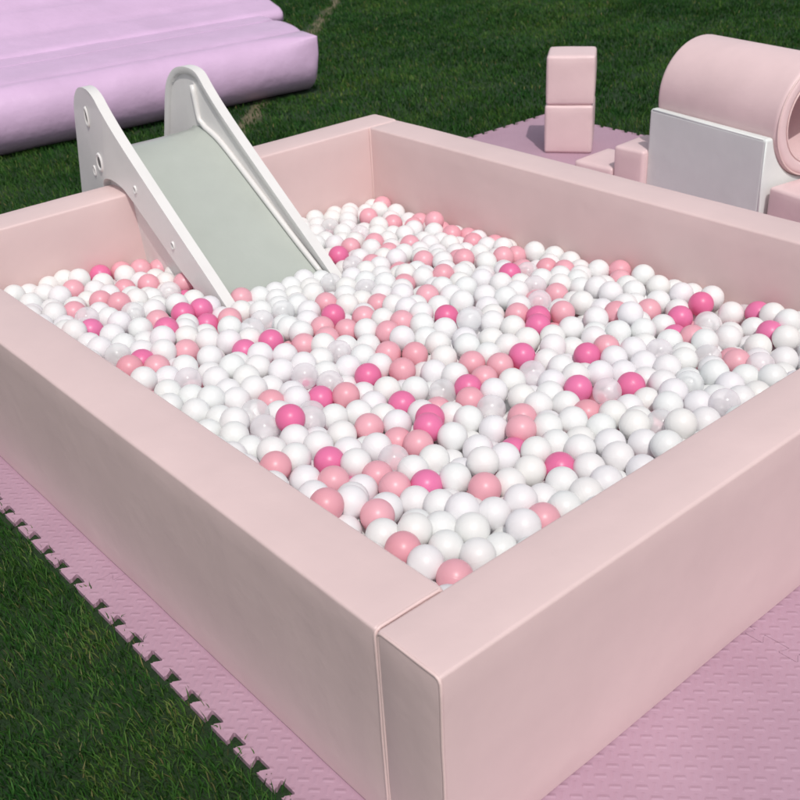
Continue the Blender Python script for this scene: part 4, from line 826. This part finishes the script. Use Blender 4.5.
    1764,1584,204,1,3, 224,2281,186,1,0, 1349,2012,147,0,0, 1294,2689,85,0,0, 1229,2621,73,1,0, 1781,433,252,0,0, 665,2067,155,0,0,
    1603,2542,64,0,0, 2138,2490,190,1,90, 433,526,284,0,2, 1617,1759,178,0,0, 1596,2882,80,0,0, 1077,1545,99,1,0, 2073,2646,97,1,0,
    366,2727,228,1,0, 772,2200,144,2,0, 1761,1443,201,0,0, 1982,400,296,0,0, 1859,2794,134,2,0, 879,2882,174,0,0, 1177,1024,145,0,0,
    734,2756,161,0,0, 1857,2243,89,0,0, 2012,1223,249,0,0, 1496,2511,142,0,0, 506,962,183,0,0, 1444,933,124,0,0, 1908,1635,201,0,0,
    1979,965,229,0,0, 1187,2536,79,0,0, 1599,1683,144,1,0, 1642,1690,216,0,0, 801,1991,215,0,0, 1608,586,210,0,0, 1342,2483,213,0,409,
    1317,1434,124,1,0, 1007,881,249,0,3, 1076,2512,85,0,0, 1060,568,242,0,0, 1559,1894,101,0,0, 1314,443,189,0,0, 1363,1321,201,0,0,
    617,2249,195,0,0, 1535,1763,163,0,0, 1132,953,143,0,0, 354,926,185,1,0, 1029,2821,168,0,0, 623,1247,225,2,0, 1689,782,168,1,0,
    458,621,210,1,0, 330,714,327,0,126, 914,1173,149,0,0, 408,1330,180,1,0
]

raw = np.array(BALL_DATA).reshape(-1, 5)   # x, y, z in millimetres, kind, pixels in view
BR = .0445
def ball_mesh(name, mat, sub=4):
    bm = bmesh.new()
    bmesh.ops.create_icosphere(bm, subdivisions=sub, radius=BR)
    me = bpy.data.meshes.new(name); bm.to_mesh(me); bm.free()
    me.polygons.foreach_set('use_smooth', [True] * len(me.polygons))
    me.materials.append(mat)
    return me
MESH = [ball_mesh('white_ball', BW), ball_mesh('pink_ball', BP), ball_mesh('hot_pink_ball', BH), ball_mesh('clear_ball', BC)]
NAME = ['white_ball', 'pink_ball', 'hot_pink_ball', 'clear_ball']
WORD = ['white', 'light pink', 'hot pink', 'clear']
GROUP = ['white balls in the pit', 'light pink balls in the pit', 'hot pink balls in the pit', 'clear balls in the pit']
def region(x, y):
    if x < .95 and y > 1.72: return 'in the pocket left of the slide'
    if .60 < x < 1.62 and y > 1.45: return 'around the foot of the slide'
    if x > 1.45 and y > 1.95: return 'in the back corner right of slide'
    if x > 1.72: return 'along the back right wall'
    if x < .62: return 'along the front left rim'
    if y < .62: return 'along the front right rim'
    return 'in the middle of the pit'
ORD = ['first', 'second', 'third', 'fourth', 'fifth', 'sixth', 'seventh', 'eighth', 'ninth', 'tenth', 'eleventh', 'twelfth',
       'thirteenth', 'fourteenth', 'fifteenth', 'sixteenth', 'seventeenth', 'eighteenth', 'nineteenth', 'twentieth']
ORD += ['twenty-' + q for q in ORD[:9]] + ['thirtieth'] + ['thirty-' + q for q in ORD[:9]]
def px(p):
    d = Vector(p) - CAM
    z = d.dot(Fv)
    return 400 + F_PX * d.dot(Rv) / z
P3 = raw[:, :3].astype(float) / 1000
KIND = raw[:, 3]; VIS = raw[:, 4]
single = []
for k in range(4):
    idx = [i for i in np.where((KIND == k) & (VIS > 25))[0]]
    idx.sort(key=lambda i: -VIS[i])
    single += idx[:300]
buckets = {}
for i in single: buckets.setdefault((int(KIND[i]), region(P3[i, 0], P3[i, 1])), []).append(i)
for (k, reg), idx in buckets.items():
    idx.sort(key=lambda i: px(P3[i]))
    for n, i in enumerate(idx):
        o = bpy.data.objects.new(NAME[k], MESH[k])
        o.location = P3[i]
        o.rotation_euler = (random.uniform(0, 6.28), random.uniform(0, 6.28), random.uniform(0, 6.28))
        COL.objects.link(o)
        if k == 0:
            lab = 'glossy white plastic ball lying ' + reg
        else:
            pos = 'leftmost' if n == 0 else ('rightmost' if n == len(idx) - 1 else ORD[n] + ' from left')
            lab = '%s ball, %s of those %s' % (WORD[k], pos, reg)
            if len(idx) == 1: lab = 'the only %s ball %s' % (WORD[k], reg)
        tag(o, lab, 'ball', GROUP[k])
# every ball that is far off or buried, as one mass
ss = set(single)
rest = [i for i in range(len(raw)) if i not in ss]
bm = bmesh.new(); bmesh.ops.create_icosphere(bm, subdivisions=3, radius=BR)
bv = np.array([v.co[:] for v in bm.verts]); bf = np.array([[v.index for v in f.verts] for f in bm.faces]); bm.free()
nv, nf, m = len(bv), len(bf), len(rest)
me = bpy.data.meshes.new('ball_mass')
V = np.empty((m, nv, 3)); tone = np.repeat(RNG.random(m), nv)
for q, i in enumerate(rest):
    V[q] = bv + P3[i]
Fc = (bf[None] + (np.arange(m) * nv)[:, None, None]).reshape(-1)
me.vertices.add(m * nv); me.vertices.foreach_set('co', V.reshape(-1))
me.loops.add(m * nf * 3); me.loops.foreach_set('vertex_index', Fc.astype(np.int32))
me.polygons.add(m * nf); me.polygons.foreach_set('loop_start', np.arange(0, m * nf * 3, 3, dtype=np.int32))
me.polygons.foreach_set('material_index', np.repeat(KIND[rest].astype(np.int32), nf))
for q in (BW, BP, BH, BW): me.materials.append(q)
me.update(calc_edges=True)
me.polygons.foreach_set('use_smooth', np.ones(m * nf, bool))
at = me.attributes.new('tone', 'FLOAT', 'POINT'); at.data.foreach_set('value', tone.astype(np.float32))
o = bpy.data.objects.new('ball_mass', me); COL.objects.link(o)
tag(o, 'dense mass of far and half buried balls, mostly white, filling the pit', 'balls', None, 'stuff')

# ---------------------------------------------------------------- foam floor mat
MT = .014
TX, TY = 1.15375, 1.2225
MX0, MY0 = -.098, -1.075
NXT, NYT = 4, 4
def edge_line(L, n, pitch):
    """points (s, out) along one side: tabs that flare outwards between narrow-mouthed gaps"""
    mar = (L - pitch * (n - 1)) / 2
    pts = []
    d = .030
    for k in range(n):
        c = mar + k * pitch
        pts += [(c - .014, d), (c - .017, d * .88), (c - .0155, d * .72), (c - .0265, .003), (c - .023, 0), (c + .023, 0), (c + .0265, .003), (c + .0155, d * .72), (c + .017, d * .88), (c + .014, d)]
    return pts
tilemap = {}
TILE_LABEL = {(0, 0): 'pink woven foam tile at the front corner, reaching the lower right of photo',
              (1, 0): 'pink woven foam tile along the front right wall at photo edge',
              (0, 1): 'pink woven foam tile along the front left wall nearest the front corner',
              (0, 2): 'pink woven foam tile along the left wall, second from the front corner',
              (0, 3): 'pink woven foam tile behind the left corner of the pit',
              (3, 3): 'lilac pink foam tile under the stacked cubes at the far corner',
              (3, 2): 'lilac pink foam tile under the low steps and grey cradle',
              (2, 3): 'pink foam tile behind the back corner of the pit'}
for ix in range(NXT):
    for iy in range(NYT):
        if ix == 1 and iy in (1, 2): continue        # wholly hidden beneath the pit
        x0, x1 = MX0 + ix * TX, MX0 + (ix + 1) * TX
        y0, y1 = MY0 + iy * TY, MY0 + (iy + 1) * TY
        pts = []
        g = .0006
        ex = edge_line(TX, 11, .0975); ey = edge_line(TY, 12, .0975)
        # the outline shares its teeth with the neighbouring tile
        d = .030
        # bottom side (teeth point down), right side (teeth right), top side (up), left side (left)
        def side(a, L, prof, nx_, ny_, tx_, ty_, out):
            return [(a[0] + tx_ * s + nx_ * o_ * out, a[1] + ty_ * s + ny_ * o_ * out) for s, o_ in prof]
        lo_y = iy == 0; hi_y = iy == NYT - 1; lo_x = ix == 0; hi_x = ix == NXT - 1
        def inner_down(prof): return [(s, o_) for s, o_ in prof]
        # bottom: outward teeth (a shared seam is drawn once, as the lower tile's top teeth)
        if lo_y: bot = side((x0, y0), TX, ex, 0, -1, 1, 0, 1)
        else:    bot = side((x0, y0 + g), TX, ex, 0, 1, 1, 0, 1)
        rgt = side((x1 - (0 if hi_x else g), y0), TY, ey, 1, 0, 0, 1, 1)
        top = side((x0, y1 - (0 if hi_y else g)), TX, ex, 0, 1, 1, 0, 1)[::-1]
        if lo_x: lft = side((x0, y0), TY, ey, -1, 0, 0, 1, 1)[::-1]
        else:    lft = side((x0 + g, y0), TY, ey, 1, 0, 0, 1, 1)[::-1]
        db = -d if lo_y else d
        dl = -d if lo_x else d
        poly = [(x0 + dl, y0 + db)] + bot + [(x1 + d, y0 + db)] + rgt + [(x1 + d, y1 + d)] + top + [(x0 + dl, y1 + d)] + lft
        bm = bmesh.new()
        cx, cy = (x0 + x1) / 2, (y0 + y1) / 2
        vs_ = [bm.verts.new((p[0] - cx, p[1] - cy, 0)) for p in poly]
        f = bm.faces.new(vs_)
        if f.normal.z < 0: bmesh.ops.reverse_faces(bm, faces=[f])
        r = bmesh.ops.extrude_face_region(bm, geom=[f])
        up = [q for q in r['geom'] if isinstance(q, bmesh.types.BMVert)]
        bmesh.ops.translate(bm, vec=(0, 0, MT), verts=up)
        bmesh.ops.recalc_face_normals(bm, faces=bm.faces)
        bmesh.ops.triangulate(bm, faces=[q for q in bm.faces if len(q.verts) > 4])
        o = obj('foam_tile', bm, FOAM, None, smooth=False)
        o.location = (cx, cy, -MT - .0005)
        lab = TILE_LABEL.get((ix, iy))
        if not lab:
            lab = 'pink woven foam tile %s' % {(2, 0): 'beside the front right wall beyond the photo edge', (3, 0): 'at the outer right corner of the mat',
                   (2, 1): 'under the right wall of the pit near its right corner', (2, 2): 'under the back right wall of the pit',
                   (1, 3): 'under the back left wall behind the slide', (3, 1): 'under the low block right of the tunnel'}[(ix, iy)]
        tag(o, lab, 'foam tile', 'interlocking foam tiles under the pit')

# ---------------------------------------------------------------- soft blocks behind the pit
def block(name, size, loc, rz, label, cat, mat=BLOCK, r=.016, group=None, seed=0, puff=.006):
    bm = rbox(size, r, (8, 8, 8), puff=puff, wob=.0025, seed=seed, center=(0, 0, size[2] / 2))
    o = obj(name, bm, mat)
    o.location = loc; o.rotation_euler = (0, 0, rz)
    return tag(o, label, cat, group)

ca = Vector((3.861, 3.238, 0)); cb = Vector((4.032, 3.012, 0))
ed_ = (cb - ca).normalized(); en_ = Vector((-ed_.y, ed_.x, 0))
if en_.x < 0: en_ = -en_
cc = (ca + cb) / 2 + en_ * .140
rz = math.atan2(ed_.y, ed_.x)
block('foam_cube', (.283, .283, .286), (cc.x, cc.y, .001), rz, 'pink soft foam cube, the lower of two, standing on the mat', 'foam cube', group='stacked foam cubes', seed=3)
block('foam_cube', (.281, .281, .283), (cc.x + .004, cc.y + .002, .290), rz + .02, 'pink soft foam cube balanced on top of the other one', 'foam cube', group='stacked foam cubes', seed=9)

steps = thing('foam_steps', 'low pink padded foam steps beside the grey tunnel cradle', 'foam steps', (3.77, 2.56, 0), .03)
def child_box(name, parent, size, c, mat, seed):
    return obj(name, rbox(size, .016, (6, 6, 5), puff=.004, wob=.002, seed=seed, center=c), mat, parent)
child_box('low_step', steps, (.31, .262, .10), (.005, .102, .052), BLOCK, 21)
child_box('high_step', steps, (.29, .195, .228), (.0, -.130, .116), BLOCK, 22)

# grey cradle: block with a round trough on top
th_ = -.163
dd = Vector((math.sin(th_), -math.cos(th_), 0)); nn = Vector((math.cos(th_), math.sin(th_), 0))
s0 = Vector((3.668, 2.335, 0)); CL, CHh, CW = .775, .452, .66
TR, TZ, TOFF = .280, .500, .332
cradle = thing('tunnel_cradle', 'pale grey padded cradle block holding the pink tunnel', 'cradle', s0)
prof = [(0, 0), (CW, 0), (CW, CHh)]
a0 = math.asin((CHh - TZ) / (TR + .002))
angs = np.linspace(a0, -math.pi - a0, 30)
prof += [(TOFF + math.cos(a) * (TR + .002), TZ + math.sin(a) * (TR + .002)) for a in angs]
prof += [(0, CHh)]
bm = bmesh.new()
f = bm.faces.new([bm.verts.new(nn * p[0] + Vector((0, 0, p[1] + .001))) for p in prof])
r = bmesh.ops.extrude_face_region(bm, geom=[f])
bmesh.ops.translate(bm, vec=dd * CL, verts=[q for q in r['geom'] if isinstance(q, bmesh.types.BMVert)])
bmesh.ops.recalc_face_normals(bm, faces=bm.faces); bm.normal_update()
sh = [e for e in bm.edges if len(e.link_faces) == 2 and e.calc_face_angle(0) > .9]
bmesh.ops.bevel(bm, geom=sh, offset=.016, segments=4, profile=.5, affect='EDGES', clamp_overlap=True)
bmesh.ops.triangulate(bm, faces=[q for q in bm.faces if len(q.verts) > 4])
obj('cradle_block', bm, GREYV, cradle, wn=True)
pb = bmesh.new()
e_ = dd * (CL - .003)
tube(pb, [e_ + nn * .004 + Vector((0, 0, .02)), e_ + nn * .004 + Vector((0, 0, CHh - .012))], .004, 8)
obj('piping', pb, GREYV, cradle); pb = bmesh.new()
tube(pb, [nn * .004 + Vector((0, 0, CHh - .004)) + dd * .02, nn * .004 + Vector((0, 0, CHh - .004)) + dd * (CL - .02)], .004, 8)
obj('piping', pb, GREYV, cradle)

# tunnel
tc0 = s0 + nn * TOFF + dd * -.012 + Vector((0, 0, TZ))
tun = thing('foam_tunnel', 'thick pink padded foam tunnel lying in the grey cradle', 'tunnel', (tc0.x, tc0.y, TZ - TR))
TL, TI = .805, .205
sec = []
rr = .03
for (cx_, cr_, a_0, a_1) in ((rr, TR - rr, math.pi, math.pi / 2), (TL - rr, TR - rr, math.pi / 2, 0), (TL - rr, TI + rr, 0, -math.pi / 2), (rr, TI + rr, -math.pi / 2, -math.pi)):
    for q in range(7):
        a = a_0 + (a_1 - a_0) * q / 6
        sec.append((cx_ + math.cos(a) * rr, cr_ + math.sin(a) * rr))
def lathe(sec, n=72):
    bm = bmesh.new()
    rings = []
    for k in range(n):
        a = 2 * math.pi * k / n
        rad = nn * math.cos(a) + Vector((0, 0, math.sin(a)))
        rings.append([bm.verts.new(dd * s + rad * q + Vector((0, 0, TR))) for s, q in sec])
    for k in range(n):
        A_, B_ = rings[k], rings[(k + 1) % n]
        for j in range(len(sec)):
            bm.faces.new((A_[j], A_[(j + 1) % len(sec)], B_[(j + 1) % len(sec)], B_[j]))
    bmesh.ops.recalc_face_normals(bm, faces=bm.faces)
    return bm
bm = lathe(sec)
for v in bm.verts:
    v.co += (v.co - Vector((0, 0, TR))).normalized() * .002 * noise.noise(v.co * 6)
obj('tunnel_shell', bm, BLOCK, tun)
for rad_ in (TR - .006, TI + .006):
    ringp = [dd * (TL - .002 - (.004 if rad_ > .22 else .004)) + (nn * math.cos(a) + Vector((0, 0, math.sin(a)))) * rad_ + Vector((0, 0, TR)) for a in np.linspace(0, 2 * math.pi, 72, endpoint=False)]
    pb = bmesh.new()
    tube(pb, ringp, .004, 8, closed=True)
    obj('piping', pb, VINYL_PIPE, tun)

# low block at the right edge
bq = s0 + dd * (CL + .025) + nn * .03
bc = bq + dd * .30 + nn * .16
block('foam_block', (.32, .60, .225), (bc.x, bc.y, .001), th_, 'low oblong pink foam block in front of the tunnel mouth', 'foam block', seed=31)

# ---------------------------------------------------------------- inflatable
io = Vector((3.985, 5.700, -.014))
e1 = Vector((-1, .069, 0)).normalized(); e2 = Vector((.20, .98, 0)).normalized()
infl = thing('inflatable_castle', 'large lilac inflatable bounce castle lying on the lawn behind the slide', 'inflatable', io)
def puffed(name, prof, L, x0, endr, seed, creases=(), square=False):
    """closed profile (depth, height) swept along the front, its end pulled in and rounded"""
    pr = resample([(p[0], p[1], 0) for p in prof], .035, closed=True)
    ca_ = sum((p.x for p in pr)) / len(pr); cz_ = sum((p.y for p in pr)) / len(pr)
    ss_ = [0, .008, .025, .05, .08, .12, .17] + list(np.arange(.24, L, .09)) + [L]
    bm = bmesh.new(); rings = []
    for s in ss_:
        k = 1.
        if s < endr: k = 1 - .05 * (1 - math.sqrt(max(0, 1 - (1 - s / endr) ** 2)))
        ring = []
        for p in pr:
            y = ca_ + (p.x - ca_) * (1 - (1 - k) * .75); z = cz_ + (p.y - cz_) * k
            if square and p.x < .10 and p.y > .15:      # the end of the front tube is pulled out into a corner
                wq = max(0., 1 - s / .45) ** 1.5
                y += wq * (-.085 - y) * min(1., (p.y - .15) / .15)
                z += wq * (.425 - z) * min(1., max(0., (p.y - .30) / .08)) * .9
            q = e1 * (x0 + s) + e2 * y + Vector((0, 0, max(z, .001)))
            nz = Vector((q.x * 2.2 + seed, q.y * 2.2, q.z * 2.2))
            q += Vector((0, -.6, .6)) * (.008 * noise.noise(nz) + .003 * noise.noise(nz * 2.7)) * min(1, s / .2)
            for (sa, ya, sb, yb, wd, dep) in creases:
                t = (s - sa) / (sb - sa) if sb != sa else 0
                if 0 <= t <= 1:
                    dy = y - (ya + (yb - ya) * t)
                    q += Vector((0, .3, -1)) * dep * math.exp(-(dy / wd) ** 2) * math.sin(math.pi * t)
            ring.append(bm.verts.new(q))
        rings.append(ring)
    n = len(pr)
    for a, b in zip(rings[:-1], rings[1:]):
        for k in range(n): bm.faces.new((a[k], a[(k + 1) % n], b[(k + 1) % n], b[k]))
    c1 = bm.verts.new(sum((v.co for v in rings[0]), Vector()) / n - e1 * .012)
    for k in range(n): bm.faces.new((rings[0][(k + 1) % n], rings[0][k], c1))
    bm.faces.new(rings[-1])
    bmesh.ops.recalc_face_normals(bm, faces=bm.faces)
    return obj(name, bm, LILAC, infl)
BED = [(.30, 0), (.12, .004), (.03, .035), (-.045, .10), (-.085, .20), (-.078, .30), (-.04, .375), (.02, .42), (.09, .440), (.145, .434), (.165, .424), (.19, .434), (.30, .452), (.50, .458), (.66, .447), (.70, .436), (.74, .446),
       (.85, .452), (.97, .446), (1.02, .436), (1.10, .446), (1.6, .46), (2.6, .45), (2.7, .25), (2.6, 0), (1.3, 0)]
puffed('front_mattress', BED, 6.0, 0, .05, 3, square=True)
TIER = [(.92, .38), (.93, .44), (.98, .468), (1.10, .490), (1.26, .520), (1.31, .522), (1.36, .545), (1.50, .595), (1.66, .645), (1.72, .650), (1.78, .680), (2.0, .765), (2.25, .845), (2.52, .90), (2.66, .8), (2.66, .55), (2.5, .38), (1.8, .36)]
puffed('upper_bolster', TIER, 6.1, -.20, .06, 8, creases=[(2.2, 1.35, 3.0, 1.95, .05, .03), (3.1, 1.25, 4.0, 1.9, .05, .03), (1.3, 1.5, 1.9, 2.2, .05, .025)])
for (y, z, x0) in ((.166, .428, .05), (.70, .440, .04)):
    pb = bmesh.new()
    tube(pb, [e1 * s + e2 * y + Vector((0, -.6, .6)) * (.008 * noise.noise(Vector(((e1 * s + e2 * y).x * 2.2 + 3, (e1 * s + e2 * y).y * 2.2, z * 2.2)))) + Vector((0, 0, z)) for s in np.arange(x0, 6, .12)], .004, 6)
    obj('seam', pb, LILAC, infl)

# ---------------------------------------------------------------- lawn
gm, nt, b, out = nodes('lawn_soil_and_thatch')
geo = N(nt, 'ShaderNodeNewGeometry')
n1 = N(nt, 'ShaderNodeTexNoise', i_Scale=5., i_Detail=8., i_Roughness=.65)
n2 = N(nt, 'ShaderNodeTexNoise', i_Scale=90., i_Detail=5., i_Roughness=.7)
for q in (n1, n2): nt.links.new(geo.outputs['Position'], q.inputs['Vector'])
r1 = ramp(nt, n2.outputs['Fac'], [(.3, (.008, .026, .006)), (.62, (.018, .055, .012)), (.8, (.050, .070, .022))])
r2 = ramp(nt, n1.outputs['Fac'], [(.55, (0, 0, 0)), (.75, (.5, .5, .5))])
mx = N(nt, 'ShaderNodeMixRGB'); mx.inputs[2].default_value = (.055, .050, .024, 1)
nt.links.new(r2.outputs[0], mx.inputs[0]); nt.links.new(r1.outputs[0], mx.inputs[1])
# worn track of bare earth across the lawn: x - y = -2.25
sp = N(nt, 'ShaderNodeSeparateXYZ'); nt.links.new(geo.outputs['Position'], sp.inputs[0])
def MM(op, a, bb):
    n = N(nt, 'ShaderNodeMath', operation=op)
    for i, q in enumerate((a, bb)):
        if isinstance(q, (int, float)): n.inputs[i].default_value = q
        else: nt.links.new(q, n.inputs[i])
    return n.outputs[0]
n3 = N(nt, 'ShaderNodeTexNoise', i_Scale=6., i_Detail=6.)
nt.links.new(geo.outputs['Position'], n3.inputs['Vector'])
dist = MM('ABSOLUTE', MM('ADD', MM('ADD', MM('SUBTRACT', sp.outputs[0], sp.outputs[1]), 2.25), MM('MULTIPLY', MM('SUBTRACT', n3.outputs['Fac'], .5), .30)), 0)
rd = ramp(nt, dist, [(.02, (1, 1, 1)), (.12, (0, 0, 0))])
mx2 = N(nt, 'ShaderNodeMixRGB'); mx2.inputs[2].default_value = (.18, .15, .09, 1)
nt.links.new(rd.outputs[0], mx2.inputs[0]); nt.links.new(mx.outputs[0], mx2.inputs[1])
nt.links.new(mx2.outputs[0], b.inputs['Base Color'])
b.inputs['Roughness'].default_value = .95
bump(nt, b, n2.outputs['Fac'], .8, .02)
bm = bmesh.new()
bmesh.ops.create_grid(bm, x_segments=40, y_segments=40, size=60)
for v in bm.verts: v.co.z = -.0155
ground = tag(obj('ground', bm, gm), kind='structure')
ground['label'] = 'dark green lawn'

gb, nt, b, out = nodes('grass_blade')
at = N(nt, 'ShaderNodeAttribute', attribute_name='tint')
gp = N(nt, 'ShaderNodeNewGeometry'); gn = N(nt, 'ShaderNodeTexNoise', i_Scale=1.7, i_Detail=5., i_Roughness=.6); nt.links.new(gp.outputs['Position'], gn.inputs['Vector'])
r = ramp(nt, at.outputs['Fac'], [(0, (.010, .046, .007)), (.42, (.026, .092, .014)), (.75, (.075, .165, .030)), (.90, (.13, .19, .05)), (1, (.22, .18, .08))])
gr = ramp(nt, gn.outputs['Fac'], [(.32, (.62, .95, .98)), (.5, (1, 1, 1)), (.68, (1.22, 1.14, .95))])
gm_ = N(nt, 'ShaderNodeMixRGB', blend_type='MULTIPLY'); gm_.inputs[0].default_value = 1; nt.links.new(r.outputs[0], gm_.inputs[1]); nt.links.new(gr.outputs[0], gm_.inputs[2])
r = gm_
nt.links.new(r.outputs[0], b.inputs['Base Color'])
b.inputs['Roughness'].default_value = .7; b.inputs['Specular IOR Level'].default_value = .2
tl = N(nt, 'ShaderNodeBsdfTranslucent'); nt.links.new(r.outputs[0], tl.inputs[0])
ms = N(nt, 'ShaderNodeMixShader'); ms.inputs[0].default_value = .25
nt.links.new(b.outputs[0], ms.inputs[1]); nt.links.new(tl.outputs[0], ms.inputs[2]); nt.links.new(ms.outputs[0], out.inputs[0])

def patch(x, y, s, k):
    """cheap smooth noise from summed sines"""
    v = np.zeros_like(x)
    for i in range(5):
        a = k + i * 2.1
        v += np.sin((x * math.cos(a) + y * math.sin(a)) * s * (1 + .37 * i) + i * 1.7 + k) / (1 + .4 * i)
    return v / 3
def scatter(x0, x1, y0, y1, dens, cond):
    n = int((x1 - x0) * (y1 - y0) * dens)
    x = RNG.uniform(x0, x1, n); y = RNG.uniform(y0, y1, n)
    dx, dy = x - CAM.x, y - CAM.y
    zz = dx * Fv.x + dy * Fv.y + (-.015 - CAM.z) * Fv.z
    u = (dx * Rv.x + dy * Rv.y + (-.015 - CAM.z) * Rv.z) / zz; v = (dx * Uv.x + dy * Uv.y + (-.015 - CAM.z) * Uv.z) / zz
    m = (zz > .3) & (np.abs(u) < .50) & (v < .46) & (v > -.50) & cond(x, y, np.hypot(dx, dy))
    # under the mat, under the inflatable
    # under the mat, under the inflatable; sparse in the tooth gaps
    m &= ~((x > MX0 + .002) & (x < MX0 + NXT * TX - .002) & (y > MY0 + .002) & (y < MY0 + NYT * TY - .002))
    m &= ~((x > MX0 - .044) & (x < MX0 + NXT * TX + .044) & (y < MY0 + NYT * TY + .044) & (RNG.random(n) < .92))
    q1 = (x - io.x) * e1.x + (y - io.y) * e1.y; q2 = (x - io.x) * e2.x + (y - io.y) * e2.y
    m &= ~((q1 > -.03) & (q1 < 6) & (q2 > -.05) & (q2 < 2.6))
    dt = np.abs(x - y + 2.25 + .16 * patch(x, y, 5., 2.))
    keep = np.clip((dt - .02) / .10, .25, 1) * np.clip(.92 + .35 * patch(x, y, 9., 4.), .35, 1)
    m &= RNG.random(n) < keep
    return x[m], y[m]
def blades(x, y, hgt, wid):
    n = len(x)
    h = hgt * RNG.uniform(.55, 1.25, n) * (1 + .25 * patch(x, y, 3.5, 1.))
    w_ = wid * RNG.uniform(.7, 1.3, n)
    a = RNG.uniform(0, 2 * np.pi, n); lean = RNG.uniform(.1, .85, n) * h
    la = a + np.pi / 2 + RNG.normal(0, .5, n) ; la = np.where(RNG.random(n) < .6, la * .35 + 1.2 + patch(x, y, 4., 7.), la)
    ox, oy = np.cos(a) * w_ / 2, np.sin(a) * w_ / 2
    lx_, ly_ = np.cos(la) * lean, np.sin(la) * lean
    V = np.empty((n, 5, 3))
    z0 = -.0155
    V[:, 0] = np.c_[x - ox, y - oy, np.full(n, z0)]; V[:, 1] = np.c_[x + ox, y + oy, np.full(n, z0)]
    V[:, 2] = np.c_[x + lx_ * .4 + ox * .85, y + ly_ * .4 + oy * .85, z0 + h * .62]; V[:, 3] = np.c_[x + lx_ * .4 - ox * .85, y + ly_ * .4 - oy * .85, z0 + h * .62]
    V[:, 4] = np.c_[x + lx_, y + ly_, z0 + h * .95]
    t = np.clip(np.where(np.hypot(x - CAM.x, y - CAM.y) < 4.2, .56, .44) + .22 * patch(x, y, 2.2, 3.) + .20 * patch(x, y, 13., 5.) + .10 * patch(x, y, 37., 9.) + RNG.normal(0, .17, n), 0, .9)
    t = np.where(RNG.random(n) < np.where(np.hypot(x - CAM.x, y - CAM.y) < 4.2, 1., .35) * (.06 + .16 * np.clip(patch(x, y, 5., 8.), 0, 1)), RNG.uniform(.9, 1, n), t)
    return V, t
sets = []
for (box, dens, cond, hh, ww) in (
        ((-1.6, .2, -.9, 4.6), 17000, lambda x, y, d: d < 4.2, .035, .0033),
        ((-1., 6.5, 2.5, 9.), 5600, lambda x, y, d: (d >= 4.2) & (d < 7.5), .034, .0048),
        ((1., 12., 2., 15.), 3000, lambda x, y, d: (d >= 7.5) & (d < 15.), .034, .0070)):
    x, y = scatter(*box, dens, cond)
    sets.append(blades(x, y, hh, ww))
V = np.concatenate([s[0] for s in sets]); tint = np.repeat(np.concatenate([s[1] for s in sets]), 5)
n = len(V)
me = bpy.data.meshes.new('grass')
me.vertices.add(n * 5); me.vertices.foreach_set('co', V.reshape(-1))
base = (np.arange(n) * 5)[:, None]
lv = np.concatenate([base + np.array([[0, 1, 2, 3]]), base + np.array([[3, 2, 4]])], 1).reshape(-1)
me.loops.add(n * 7); me.loops.foreach_set('vertex_index', lv.astype(np.int32))
me.polygons.add(n * 2)
st = np.c_[np.arange(n) * 7, np.arange(n) * 7 + 4].reshape(-1)
me.polygons.foreach_set('loop_start', st.astype(np.int32))
me.materials.append(gb)
me.update(calc_edges=True)
ta = me.attributes.new('tint', 'FLOAT', 'POINT'); ta.data.foreach_set('value', tint.astype(np.float32))
o = bpy.data.objects.new('grass', me); COL.objects.link(o)
tag(o, 'short dark green lawn grass with sparse dry blades', 'grass', None, 'stuff')
print('blades', n)
